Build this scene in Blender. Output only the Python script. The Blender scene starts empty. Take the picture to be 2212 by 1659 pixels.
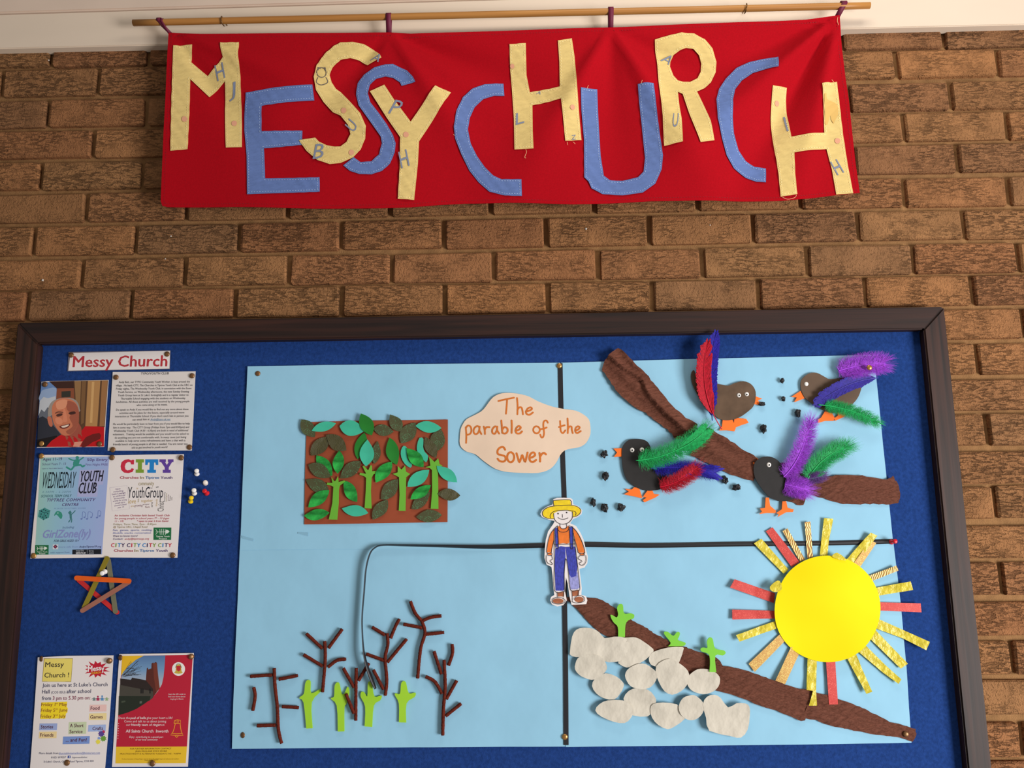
import bpy, bmesh, math, random
from mathutils import Vector, Matrix, Euler, noise
from mathutils.geometry import delaunay_2d_cdt
random.seed(7)
SC = bpy.context.scene
COL = SC.collection
# ---------------------------------------------------------------- camera
IMG_W, IMG_H, FPX = 2212.0, 1659.0, 1800.0
CAM_LOC = Vector((0.1754, -1.7336, -0.4895))
CAM_ROT = Euler((1.7441, 0.0118, 0.0188), 'XYZ')
cd = bpy.data.cameras.new('camera'); cam = bpy.data.objects.new('camera', cd); COL.objects.link(cam)
cam.location = CAM_LOC; cam.rotation_euler = CAM_ROT
cd.sensor_width = 36.0; cd.sensor_fit = 'HORIZONTAL'; cd.lens = FPX / IMG_W * 36.0
cd.clip_start = 0.01
SC.camera = cam
# ---------------------------------------------------------------- light
wd = bpy.data.worlds.new('room_light'); SC.world = wd; wd.use_nodes = True
wd.node_tree.nodes['Background'].inputs[0].default_value = (1.0, 0.93, 0.86, 1)
wd.node_tree.nodes['Background'].inputs[1].default_value = 0.25
def area(name, loc, target, size, size_y, power, col):
    l = bpy.data.lights.new(name, 'AREA'); l.shape = 'RECTANGLE'; l.size = size; l.size_y = size_y
    l.energy = power; l.color = col
    o = bpy.data.objects.new(name, l); COL.objects.link(o); o.location = loc
    o.rotation_euler = (Vector(target) - Vector(loc)).to_track_quat('-Z', 'Y').to_euler()
    return o
area('window_daylight', (3.4, -2.5, -1.2), (0.3, 0.0, -0.8), 1.4, 1.6, 190, (1.0, 0.97, 0.95))
area('ceiling_lamp', (0.7, -0.85, 1.15), (0.6, 0.0, -0.5), 1.0, 0.3, 7.5, (1.0, 0.92, 0.82))
SC.view_settings.view_transform = 'Standard'
SC.view_settings.look = 'None'
SC.view_settings.exposure = 0.0
SC.view_settings.gamma = 1.0
SC.view_settings.use_curve_mapping = False
# ---------------------------------------------------------------- helpers
RM = CAM_ROT.to_matrix()
def W(px, py, d):
    v = RM @ Vector(((px - IMG_W / 2) / FPX, -(py - IMG_H / 2) / FPX, -1.0))
    t = (-d - CAM_LOC.y) / v.y
    return CAM_LOC + v * t
def crop(ox, oy, s):
    return lambda pts: [(ox + x * s, oy + y * s) for x, y in pts]
WL = {}
def link(o, parent, c):
    COL.objects.link(o)
    if parent is not None:
        o.parent = parent; o.location = c - WL[parent.name]
    else:
        o.location = c
    WL[o.name] = Vector(c)
    return o
def mk(name, verts, faces, mat, parent=None, smooth=False):
    vs = [Vector(v) for v in verts]
    lo = Vector((min(v.x for v in vs), min(v.y for v in vs), min(v.z for v in vs)))
    hi = Vector((max(v.x for v in vs), max(v.y for v in vs), max(v.z for v in vs)))
    c = (lo + hi) / 2
    me = bpy.data.meshes.new(name)
    me.from_pydata([v - c for v in vs], [], faces)
    if smooth:
        me.polygons.foreach_set('use_smooth', [True] * len(me.polygons))
    if mat: me.materials.append(mat)
    me.update()
    return link(bpy.data.objects.new(name, me), parent, c)
def lab(o, label, cat, group=None):
    o['label'] = label; o['category'] = cat
    if group: o['group'] = group
    return o
def thing(name, c, label, cat, group=None):
    o = bpy.data.objects.new(name, None); o.empty_display_size = .02
    link(o, None, Vector(c)); return lab(o, label, cat, group)
def cr(pts, n=4, closed=True):
    out = []; N = len(pts)
    rng = range(N) if closed else range(N - 1)
    for i in rng:
        if closed: p0, p1, p2, p3 = pts[i - 1], pts[i], pts[(i + 1) % N], pts[(i + 2) % N]
        else: p0, p1, p2, p3 = pts[max(i - 1, 0)], pts[i], pts[i + 1], pts[min(i + 2, N - 1)]
        for k in range(n):
            t = k / n; t2 = t * t; t3 = t2 * t
            out.append(tuple(.5 * (2 * p1[j] + (p2[j] - p0[j]) * t + (2 * p0[j] - 5 * p1[j] + 4 * p2[j] - p3[j]) * t2 + (3 * p1[j] - p0[j] - 3 * p2[j] + p3[j]) * t3) for j in range(len(p1))))
    if not closed: out.append(tuple(pts[-1]))
    return out
def ell(cx, cy, rx, ry, n=28, a0=0, jit=0):
    return [(cx + rx * (1 + random.uniform(-jit, jit)) * math.cos(a0 + 2 * math.pi * i / n), cy + ry * (1 + random.uniform(-jit, jit)) * math.sin(a0 + 2 * math.pi * i / n)) for i in range(n)]
def inside(p, polys):
    c = False; x, y = p
    for poly in polys:
        j = len(poly) - 1
        for i in range(len(poly)):
            xi, yi = poly[i]; xj, yj = poly[j]
            if (yi > y) != (yj > y) and x < (xj - xi) * (y - yi) / (yj - yi) + xi: c = not c
            j = i
    return c
def resample(poly, step):
    out = []; N = len(poly)
    for i in range(N):
        a, b = poly[i], poly[(i + 1) % N]
        L = math.hypot(b[0] - a[0], b[1] - a[1]); k = max(1, int(math.ceil(L / step)))
        for q in range(k): out.append((a[0] + (b[0] - a[0]) * q / k, a[1] + (b[1] - a[1]) * q / k))
    return out
ZERO = lambda x, z: 0.0
def tri2d(polys, step=None):
    if step: polys = [resample(p, step) for p in polys]
    vs = []; es = []
    for p in polys:
        b = len(vs); vs += p; es += [(b + i, b + (i + 1) % len(p)) for i in range(len(p))]
    if step:
        xs = [v[0] for v in vs]; ys = [v[1] for v in vs]
        y = min(ys) + step * .5; r = 0
        while y < max(ys):
            x = min(xs) + step * (.5 if r % 2 else .95)
            while x < max(xs):
                if inside((x, y), polys) and all((x - v[0]) ** 2 + (y - v[1]) ** 2 > (.45 * step) ** 2 for v in vs[:sum(len(p) for p in polys)]):
                    vs.append((x, y))
                x += step
            y += step * .87; r += 1
    ov, oe, of, _, _, _ = delaunay_2d_cdt([Vector(v) for v in vs], es, [], 0, 1e-7)
    fs = []
    for f in of:
        c = (sum(ov[i].x for i in f) / len(f), sum(ov[i].y for i in f) / len(f))
        if inside(c, polys): fs.append(list(f))
    return [(v.x, v.y) for v in ov], fs
def sheet(name, pts, d, mat, parent=None, rel=ZERO, th=.0007, step=None, holes=(), smooth=0, shade=True, lift=0.0):
    if smooth: pts = cr(pts, smooth)
    polys = []
    for p in [pts] + list(holes):
        polys.append([(w.x, w.z) for w in (W(x, y, d) for x, y in p)])
    vs, fs = tri2d(polys, step)
    V = [(x, -(d + lift + rel(x, z)), z) for x, z in vs]
    F = []
    for f in fs:
        a, b, c = (vs[i] for i in f[:3])
        area2 = (b[0] - a[0]) * (c[1] - a[1]) - (b[1] - a[1]) * (c[0] - a[0])
        if step and abs(area2) < .04 * step * max(math.dist(a, b), math.dist(b, c), math.dist(a, c)): continue   # edge slivers
        F.append(f if area2 > 0 else f[::-1])          # faces the room (-Y)
    if th > 0:
        n = len(V)
        cnt = {}
        for f in F:
            for i in range(len(f)):
                e = (f[i], f[(i + 1) % len(f)]); cnt[e] = 1
        V += [(x, y + th, z) for x, y, z in V]
        FB = [[i + n for i in f[::-1]] for f in F]
        FS = [[b, a, a + n, b + n] for (a, b) in cnt if (b, a) not in cnt]
        o = mk(name, V, F + FB + FS, mat, parent)
        if shade and step:
            me = o.data
            me.polygons.foreach_set('use_smooth', [True] * (2 * len(F)) + [False] * len(FS))
            em = {frozenset((a, b)) for (a, b) in cnt if (b, a) not in cnt}
            at = me.attributes.new('sharp_edge', 'BOOLEAN', 'EDGE')
            at.data.foreach_set('value', [(frozenset(e.vertices) in em) or (frozenset((e.vertices[0] - n, e.vertices[1] - n)) in em) for e in me.edges])
        return o
    return mk(name, V, F, mat, parent, smooth=bool(step))
def ribbon_px(pts, w):
    """outline polygon of a stroke of constant pixel width"""
    L = []; R = []; N = len(pts)
    for i, p in enumerate(pts):
        a = pts[max(i - 1, 0)]; b = pts[min(i + 1, N - 1)]
        dx, dy = b[0] - a[0], b[1] - a[1]; l = math.hypot(dx, dy) or 1
        ww = w[i] if isinstance(w, (list, tuple)) else w
        L.append((p[0] - dy / l * ww / 2, p[1] + dx / l * ww / 2)); R.append((p[0] + dy / l * ww / 2, p[1] - dx / l * ww / 2))
    return L, R
def strokes(name, paths, w, d, mat, parent=None, rel=ZERO, sm=3):
    V = []; F = []
    for pi, path in enumerate(paths):
        dz = pi * 4e-5
        if sm and len(path) > 2: path = cr(path, sm, closed=False)
        L, R = ribbon_px(path, w); b = len(V)
        for l, r in zip(L, R):
            for p in (l, r):
                q = W(p[0], p[1], d); V.append((q.x, -(d + rel(q.x, q.z) + dz), q.z))
        for i in range(len(path) - 1):
            F.append((b + 2 * i, b + 2 * i + 1, b + 2 * i + 3, b + 2 * i + 2))
        for e, s in ((0, 1), (len(path) - 1, -1)):     # round caps
            p = path[e]; c = W(p[0], p[1], d); k = len(V)
            ring = []
            for j in range(8):
                a = j * math.pi / 4; q = W(p[0] + w / 2 * math.cos(a), p[1] - w / 2 * math.sin(a), d)
                V.append((q.x, -(d + rel(q.x, q.z) + dz) + 2e-5, q.z)); ring.append(k + j)
            F.append(ring)
    return mk(name, V, F, mat, parent)
_fc = {}
def glyphs(s, bold, shear, res=2, spacing=1.0):
    key = (s, bold, shear, res, spacing)
    if key not in _fc:
        c = bpy.data.curves.new('type', 'FONT'); c.body = s; c.resolution_u = res; c.offset = bold; c.shear = shear; c.space_character = spacing
        c.fill_mode = 'FRONT'
        o = bpy.data.objects.new('type', c)
        me = bpy.data.meshes.new_from_object(o)
        _fc[key] = ([tuple(v.co) for v in me.vertices], [tuple(p.vertices) for p in me.polygons])
        bpy.data.objects.remove(o); bpy.data.meshes.remove(me); bpy.data.curves.remove(c)
    return _fc[key]
CAPH = max(v[1] for v in glyphs('H', 0, 0)[0])
def text(K, s, x0, y0, x1, y1, h, d, mat, parent, rel=ZERO, bold=0.0, shear=0.0, name='lettering', sp=1.0):
    (a, b) = K([(x0, y0), (x1, y1)]); hp = K([(0, 0), (0, h)]); h = hp[1][1] - hp[0][1]
    vs, fs = glyphs(s, 0.0, shear, 2, sp)
    if not vs: return None
    if bold > 0:                         # heavier weight: overprint slightly shifted copies
        bo = bold * .9; n0 = len(vs); v0, f0 = vs, fs; vs = []; fs = []
        for k, (ox, oy) in enumerate(((-bo, 0), (bo, 0), (0, bo * .6), (0, -bo * .6))):
            vs = vs + [(v[0] + ox, v[1] + oy, k * 3e-5) for v in v0]; fs = fs + [tuple(i + k * n0 for i in f) for f in f0]
    xm = min(v[0] for v in vs); xM = max(v[0] for v in vs)
    A = W(a[0], a[1], d); B = W(b[0], b[1], d)
    ux, uz = B.x - A.x, B.z - A.z; L = math.hypot(ux, uz)
    H = (W(a[0], a[1] - h, d) - A).length
    nx, nz = -uz / L, ux / L
    V = []
    for v in vs:
        t = (v[0] - xm) / (xM - xm); q = v[1] / CAPH * H
        x = A.x + ux * t + nx * q; z = A.z + uz * t + nz * q
        V.append((x, -(d + rel(x, z) + (v[2] if len(v) > 2 else 0)), z))
    return mk(name, V, fs, mat, parent)
# ---------------------------------------------------------------- materials
def lin(c):
    r = []
    for v in c[:3]:
        v /= 255.0
        r.append(v / 12.92 if v <= .04045 else ((v + .055) / 1.055) ** 2.4)
    return (*r, 1.0)
_m = {}
class NT:
    def __init__(s, m): s.t = m.node_tree; s.n = s.t.nodes; s.l = s.t.links
    def add(s, t, **k):
        n = s.n.new(t)
        for a, v in k.items():
            if a.startswith('i_'): n.inputs[a[2:].replace('_', ' ')].default_value = v
            else: setattr(n, a, v)
        return n
    def c(s, a, b): s.l.new(a, b)
def base(name, col, rough=.6, metal=0.0, spec=.5):
    m = bpy.data.materials.new(name); m.use_nodes = True
    b = m.node_tree.nodes['Principled BSDF']
    b.inputs['Base Color'].default_value = lin(col); b.inputs['Roughness'].default_value = rough
    b.inputs['Metallic'].default_value = metal; b.inputs['Specular IOR Level'].default_value = spec
    return m, NT(m), b
def mat(name, col, rough=.6, metal=0.0, var=0.0, vscale=60, bump=0.0, bscale=200, stretch=(1, 1, 1), spec=.4, rot=0.0, detail=3, bdist=.001):
    if name in _m: return _m[name]
    m, T, b = base(name, col, rough, metal, spec)
    if var or bump:
        tc = T.add('ShaderNodeTexCoord'); mp = T.add('ShaderNodeMapping'); mp.inputs['Scale'].default_value = stretch
        mp.inputs['Rotation'].default_value = (0, rot, 0)
        T.c(tc.outputs['Object'], mp.inputs['Vector'])
    if var:
        n = T.add('ShaderNodeTexNoise', i_Scale=vscale, i_Detail=detail); T.c(mp.outputs[0], n.inputs['Vector'])
        r = T.add('ShaderNodeMapRange'); r.inputs[1].default_value = .3; r.inputs[2].default_value = .7; r.inputs[3].default_value = 1 - var; r.inputs[4].default_value = 1 + var
        T.c(n.outputs['Fac'], r.inputs[0])
        v = T.add('ShaderNodeVectorMath', operation='SCALE'); v.inputs[0].default_value = lin(col)[:3]; T.c(r.outputs[0], v.inputs['Scale'])
        T.c(v.outputs[0], b.inputs['Base Color'])
    if bump:
        n = T.add('ShaderNodeTexNoise', i_Scale=bscale, i_Detail=detail); T.c(mp.outputs[0], n.inputs['Vector'])
        bp = T.add('ShaderNodeBump', i_Strength=bump, i_Distance=bdist); T.c(n.outputs['Fac'], bp.inputs['Height']); T.c(bp.outputs[0], b.inputs['Normal'])
    _m[name] = m
    return m
def ink(col):
    k = 'ink_%02x%02x%02x' % tuple(col)
    return mat(k, col, .55)
# brick ------------------------------------------------------------------
def brick_material():
    m, T, b = base('brick', (150, 100, 65), .9, 0, .15)
    tc = T.add('ShaderNodeTexCoord'); oi = T.add('ShaderNodeObjectInfo')
    off = T.add('ShaderNodeVectorMath', operation='SCALE'); off.inputs[0].default_value = (37, 53, 71); T.c(oi.outputs['Random'], off.inputs['Scale'])
    ad = T.add('ShaderNodeVectorMath', operation='ADD'); T.c(tc.outputs['Object'], ad.inputs[0]); T.c(off.outputs[0], ad.inputs[1])
    ramp = T.add('ShaderNodeValToRGB'); T.c(oi.outputs['Random'], ramp.inputs[0])
    cols = [(146, 104, 68), (152, 104, 69), (149, 108, 71), (159, 111, 72), (146, 98, 65), (139, 101, 69), (161, 112, 72), (152, 108, 71)]
    el = ramp.color_ramp.elements
    while len(el) < len(cols): el.new(.5)
    for i, c in enumerate(cols): el[i].position = i / (len(cols) - 1); el[i].color = lin(c)
    # blotches
    n1 = T.add('ShaderNodeTexNoise', i_Scale=22.0, i_Detail=4.0); T.c(ad.outputs[0], n1.inputs['Vector'])
    r1 = T.add('ShaderNodeMapRange'); r1.inputs[1].default_value = .3; r1.inputs[2].default_value = .7; r1.inputs[3].default_value = .84; r1.inputs[4].default_value = 1.15; T.c(n1.outputs['Fac'], r1.inputs[0])
    # horizontal drag creases, stronger on some bricks
    mp = T.add('ShaderNodeMapping'); mp.inputs['Scale'].default_value = (62, 62, 240); T.c(ad.outputs[0], mp.inputs['Vector'])
    n2 = T.add('ShaderNodeTexNoise', i_Scale=1.0, i_Detail=4.0, i_Roughness=.6, i_Distortion=.6); T.c(mp.outputs[0], n2.inputs['Vector'])
    r2 = T.add('ShaderNodeMapRange'); r2.inputs[1].default_value = .38; r2.inputs[2].default_value = .5; T.c(n2.outputs['Fac'], r2.inputs[0])
    # pits
    n3 = T.add('ShaderNodeTexNoise', i_Scale=190.0, i_Detail=3.0); T.c(ad.outputs[0], n3.inputs['Vector'])
    r3 = T.add('ShaderNodeMapRange'); r3.inputs[1].default_value = .34; r3.inputs[2].default_value = .5; T.c(n3.outputs['Fac'], r3.inputs[0])
    wn = T.add('ShaderNodeTexWhiteNoise', noise_dimensions='1D'); T.c(oi.outputs['Random'], wn.inputs['W'])
    n4 = T.add('ShaderNodeTexNoise', i_Scale=14.0, i_Detail=2.0); T.c(ad.outputs[0], n4.inputs['Vector'])
    am = T.add('ShaderNodeMath', operation='ADD', use_clamp=True); T.c(wn.outputs['Value'], am.inputs[0])
    n4r = T.add('ShaderNodeMapRange'); n4r.inputs[1].default_value = .35; n4r.inputs[2].default_value = .65; n4r.inputs[3].default_value = -.45; n4r.inputs[4].default_value = .75; T.c(n4.outputs['Fac'], n4r.inputs[0]); T.c(n4r.outputs[0], am.inputs[1])
    mix = T.add('ShaderNodeMix'); T.c(am.outputs[0], mix.inputs['Factor']); mix.inputs[2].default_value = 1.0; T.c(r2.outputs[0], mix.inputs[3])
    h = T.add('ShaderNodeMath', operation='MULTIPLY'); T.c(mix.outputs[0], h.inputs[0])
    r3b = T.add('ShaderNodeMapRange'); r3b.inputs[3].default_value = .72; T.c(r3.outputs[0], r3b.inputs[0]); T.c(r3b.outputs[0], h.inputs[1])
    n5 = T.add('ShaderNodeTexNoise', i_Scale=480.0, i_Detail=2.0); T.c(ad.outputs[0], n5.inputs['Vector'])
    h2 = T.add('ShaderNodeMath', operation='MULTIPLY_ADD'); T.c(n5.outputs['Fac'], h2.inputs[0]); h2.inputs[1].default_value = .55; T.c(h.outputs[0], h2.inputs[2])
    bp = T.add('ShaderNodeBump', i_Strength=1.0, i_Distance=.0036); T.c(h2.outputs[0], bp.inputs['Height']); T.c(bp.outputs[0], b.inputs['Normal'])
    dk = T.add('ShaderNodeMapRange'); dk.inputs[3].default_value = .58; T.c(h.outputs[0], dk.inputs[0])  # shadow inside creases and pits, painted into the base colour
    mu = T.add('ShaderNodeMath', operation='MULTIPLY'); T.c(dk.outputs[0], mu.inputs[0]); T.c(r1.outputs[0], mu.inputs[1])
    sc = T.add('ShaderNodeVectorMath', operation='SCALE'); T.c(ramp.outputs[0], sc.inputs[0]); T.c(mu.outputs[0], sc.inputs['Scale'])
    T.c(sc.outputs[0], b.inputs['Base Color'])
    return m
def wood_material(name, dark, light, along='X', rough=.35):
    m, T, b = base(name, dark, rough, 0, .4)
    tc = T.add('ShaderNodeTexCoord'); mp = T.add('ShaderNodeMapping')
    mp.inputs['Scale'].default_value = (3, 90, 90) if along == 'X' else (90, 90, 3)
    T.c(tc.outputs['Object'], mp.inputs['Vector'])
    n = T.add('ShaderNodeTexNoise', i_Scale=1.0, i_Detail=5.0, i_Distortion=.4); T.c(mp.outputs[0], n.inputs['Vector'])
    r = T.add('ShaderNodeValToRGB'); r.color_ramp.elements[0].position = .35; r.color_ramp.elements[1].position = .72
    r.color_ramp.elements[0].color = lin(dark); r.color_ramp.elements[1].color = lin(light)
    T.c(n.outputs['Fac'], r.inputs[0]); T.c(r.outputs[0], b.inputs['Base Color'])
    bp = T.add('ShaderNodeBump', i_Strength=.25, i_Distance=.0008); T.c(n.outputs['Fac'], bp.inputs['Height']); T.c(bp.outputs[0], b.inputs['Normal'])
    return m
def glitter(name, col, spark, rough=.45, dens=.93, scale=900, metal=.25):
    if name in _m: return _m[name]
    m, T, b = base(name, col, rough, metal, .5)
    tc = T.add('ShaderNodeTexCoord')
    v = T.add('ShaderNodeTexVoronoi', i_Scale=scale); T.c(tc.outputs['Object'], v.inputs['Vector'])
    n = T.add('ShaderNodeTexNoise', i_Scale=70.0, i_Detail=2.0); T.c(tc.outputs['Object'], n.inputs['Vector'])
    sx = T.add('ShaderNodeSeparateColor'); T.c(v.outputs['Color'], sx.inputs[0])
    a = T.add('ShaderNodeMath', operation='MULTIPLY_ADD'); T.c(n.outputs['Fac'], a.inputs[0]); a.inputs[1].default_value = .5; T.c(sx.outputs[0], a.inputs[2])
    r = T.add('ShaderNodeMath', operation='GREATER_THAN'); T.c(a.outputs[0], r.inputs[0]); r.inputs[1].default_value = dens + .25
    mx = T.add('ShaderNodeMix', data_type='RGBA'); T.c(r.outputs[0], mx.inputs['Factor']); mx.inputs[6].default_value = lin(col); mx.inputs[7].default_value = lin(spark)
    T.c(mx.outputs[2], b.inputs['Base Color'])
    bp = T.add('ShaderNodeBump', i_Strength=.4, i_Distance=.0006); T.c(sx.outputs[1], bp.inputs['Height']); T.c(bp.outputs[0], b.inputs['Normal'])
    _m[name] = m
    return m
def swirl(name, c1, c2, scale=130, rough=.35, metal=.6, dist=6):
    if name in _m: return _m[name]
    m, T, b = base(name, c1, rough, metal, .5)
    tc = T.add('ShaderNodeTexCoord')
    w = T.add('ShaderNodeTexWave', i_Scale=scale, i_Distortion=dist, i_Detail=0.0); w.inputs['Detail Scale'].default_value = .6
    T.c(tc.outputs['Object'], w.inputs['Vector'])
    mx = T.add('ShaderNodeMix', data_type='RGBA'); T.c(w.outputs['Fac'], mx.inputs['Factor']); mx.inputs[6].default_value = lin(c1); mx.inputs[7].default_value = lin(c2)
    T.c(mx.outputs[2], b.inputs['Base Color'])
    bp = T.add('ShaderNodeBump', i_Strength=.5, i_Distance=.0006); T.c(w.outputs['Fac'], bp.inputs['Height']); T.c(bp.outputs[0], b.inputs['Normal'])
    _m[name] = m
    return m
def gradient_print(name, stops, ax=(1, 0, 0)):
    m, T, b = base(name, (180, 200, 220), .5)
    tc = T.add('ShaderNodeTexCoord'); sp = T.add('ShaderNodeSeparateXYZ'); T.c(tc.outputs['Generated'], sp.inputs[0])
    r = T.add('ShaderNodeValToRGB'); el = r.color_ramp.elements
    while len(el) < len(stops): el.new(.5)
    for i, (p, c) in enumerate(stops): el[i].position = p; el[i].color = lin(c)
    T.c(sp.outputs[0 if ax[0] else 2], r.inputs[0]); T.c(r.outputs[0], b.inputs['Base Color'])
    return m
M_BRICK = brick_material()
M_MORTAR = mat('mortar', (150, 112, 74), .95, 0, .18, 45, .8, 420, spec=.1, bdist=.0015)
M_CREAM = mat('cream_paint', (224, 206, 186), .55, 0, .03, 9, .15, 60, stretch=(.3, 1, 1))
M_FRAME_H = wood_material('dark_stained_wood', (28, 14, 11), (56, 29, 21), 'X', .55)
M_FRAME_V = wood_material('dark_stained_wood_upright', (31, 17, 13), (62, 35, 26), 'Z', .55)
M_FELT = mat('blue_felt', (32, 62, 124), .95, 0, .2, 160, .7, 520, spec=.08)
M_DOWEL = wood_material('pine_dowel', (168, 112, 52), (190, 134, 70), 'X', .45)
M_RED = mat('red_cloth', (168, 6, 22), .9, 0, .07, 300, .3, 900, spec=.1)
M_YEL = mat('cream_patterned_cloth', (222, 195, 126), .8, 0, .06, 40, .8, 46, stretch=(1, 1, 3), rot=.8, spec=.2, bdist=.002)
M_BLU = mat('blue_cotton_cloth', (98, 121, 176), .85, 0, .06, 40, .7, 50, stretch=(1, 1, 3), rot=-.7, spec=.2, bdist=.002)
M_STRAP = mat('purple_ribbon', (102, 14, 50), .6)
M_BRASS = mat('aged_brass', (128, 92, 60), .42, .6, .25, 120)
M_BRASSB = mat('polished_brass', (196, 146, 84), .32, .75)
M_HOOK = mat('tarnished_hook_metal', (120, 88, 52), .4, .8)
M_SKY = mat('light_blue_sugar_paper', (150, 201, 228), .75, 0, .03, 9, .35, 12, spec=.2, bdist=.004)
M_RIB = mat('black_satin_ribbon', (28, 27, 32), .5, spec=.5)
M_WHITE = mat('white_paper', (238, 230, 228), .6)
M_WHITE2 = mat('ivory_paper', (234, 224, 220), .6)
M_BARK = mat('brown_crepe_paper', (106, 64, 50), .85, 0, .16, 70, 1.0, 60, stretch=(1, 1, 3.2), spec=.15, rot=-.6, bdist=.006)
M_STONE = mat('grey_paper', (210, 203, 188), .75, 0, .06, 30, .8, 34, spec=.25, bdist=.004)
M_LIME = mat('lime_green_foam', (128, 206, 62), .7, 0, .02, 30)
M_LIME2 = mat('yellow_green_foam', (160, 212, 48), .7, 0, .02, 30)
M_TREE = mat('leaf_green_foam', (106, 178, 52), .7)
M_CARD = mat('terracotta_card', (152, 70, 40), .7, 0, .04, 30)
M_CHEN = mat('maroon_chenille', (98, 40, 30), .95, 0, .3, 260, spec=.05)
M_TEAL = mat('teal_foil_paper', (74, 202, 168), .3, .25, .06, 40, .25, 22, bdist=.003)
M_GREENP = mat('green_shiny_card', (38, 128, 46), .4, .1, .08, 30)
M_OLIVE = glitter('olive_glitter_card', (74, 76, 44), (96, 184, 130), .6, .97, 1900, .05)
M_OLIVEL = swirl('olive_embossed_card', (66, 64, 36), (88, 84, 50), 150, .5, .1, 14)
M_FOIL = mat('green_metallic_foil', (48, 166, 72), .24, .35, .75, 30, 1.0, 40, stretch=(1, 1, 2), bdist=.004)
M_SUN = mat('yellow_sugar_paper', (248, 226, 0), .75, spec=.2)
M_TISSUE = mat('yellow_cellophane', (214, 196, 58), .35, 0, .16, 70, 1.0, 90, stretch=(1, 1, 1), bdist=.003)
M_REDG = glitter('red_glitter_card', (202, 60, 54), (250, 120, 104), .45, .93, 1700, .1)
M_GOLDG = glitter('gold_glitter_card', (206, 160, 90), (255, 232, 140), .45, .86, 1500, .25)
M_GOLDS = swirl('gold_embossed_card', (150, 104, 50), (224, 184, 110), 80, .4, .35, 16)
M_BROWNF = mat('brown_foam', (96, 74, 56), .6, 0, .1, 26, .2, 40)
M_BLACKF = mat('black_foam', (38, 36, 36), .75, 0, .08, 60)
M_ORANGE = mat('orange_foam', (252, 118, 34), .7)
M_EYE = mat('white_plastic', (244, 240, 236), .25)
M_BLACK = mat('black_plastic', (14, 13, 14), .25)
M_SEED = mat('black_crumpled_paper', (30, 29, 32), .5)
# ---------------------------------------------------------------- wall, bricks, fascia
D_BOARD, D_FRAME = .012, .034
rows = {0: [(-4, 60, 661), (-3, 284, 658), (-2, 508.5, 654), (-1, 737.5, 651), (0, 960, 647.5), (1, 1183, 645), (2, 1408, 642.5), (3, 1637.6, 636), (4, 1868, 631), (5, 2099, 627)],
        1: [(-3.5, 177, 591), (-2.5, 400, 587), (-1.5, 624, 584), (-.5, 846, 581), (.5, 1067, 578), (1.5, 1291, 571), (2.5, 1516, 569), (3.5, 1742, 564), (4.5, 1971, 559), (5.5, 2198, 555)],
        2: [(-4, 75, 518), (-3, 294, 517), (-2, 517, 512), (-1, 737, 510), (0, 958, 507), (1, 1179, 502), (2, 1401, 500), (3, 1626, 495), (4, 1853, 490), (5, 2081, 484)],
        3: [(-3.5, 187, 445), (-2.5, 403, 445), (-1.5, 622, 441), (-.5, 843, 437), (.5, 1059, 434), (1.5, 1282, 430), (2.5, 1505, 426), (3.5, 1728, 422), (4.5, 1952, 418), (5.5, 2177, 412)],
        4: [(-4, 90, 381), (-3, 309, 375), (5, 2067, 345)], 5: [(-3.5, 202, 308), (4.5, 1952, 278), (5.5, 2174, 273)],
        6: [(-4, 104, 247), (-3, 316, 242), (5, 2052, 207)], 7: [(-4.5, 5, 181), (-3.5, 212, 177), (4.5, 1935, 140), (5.5, 2154, 135)],
        8: [(-4, 112, 118), (-3, 321, 113), (5, 2036, 72)], -1: [(5.5, 2209, 698)], -2: [(5, 2109, 776)], -4: [(5, 2131, 928)], -6: [(5, 2148, 1085)], -8: [(5, 2161, 1250)], -10: [(5, 2186, 1421)], -12: [(5, 2206, 1597)]}
wall = mk('wall_back', [(-2.2, -.0, -1.6), (2.4, -.0, -1.6), (2.4, -.0, 1.1), (-2.2, 0, 1.1), (-2.2, .1, -1.6), (2.4, .1, -1.6), (2.4, .1, 1.1), (-2.2, .1, 1.1)],
          [(0, 1, 2, 3), (5, 4, 7, 6), (1, 5, 6, 2), (4, 0, 3, 7), (3, 2, 6, 7), (4, 5, 1, 0)], M_MORTAR)
for v in wall.data.vertices:            # mortar face sits behind the brick faces
    if v.co.y < 0: v.co.y += .0075
wall['kind'] = 'structure'
def brick_mesh(seed):
    rnd = random.Random(seed); bm = bmesh.new()
    bmesh.ops.create_cube(bm, size=1.0)
    for v in bm.verts: v.co = Vector((v.co.x * .215, v.co.y * .02, v.co.z * .0645))
    bmesh.ops.bevel(bm, geom=list(bm.edges), offset=.0035, segments=1, affect='EDGES')
    for v in bm.verts: v.co += Vector((rnd.uniform(-.0014, .0014), rnd.uniform(-.0008, .0008), rnd.uniform(-.0011, .0011)))
    me = bpy.data.meshes.new('brick'); bm.to_mesh(me); bm.free(); me.materials.append(M_BRICK); return me
BM = [brick_mesh(s) for s in range(8)]
board_x0, board_x1 = W(20, 900, D_FRAME).x + .03, W(2040, 662, 0).x - .03
board_z1 = W(1000, 680, 0).z - .05
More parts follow.
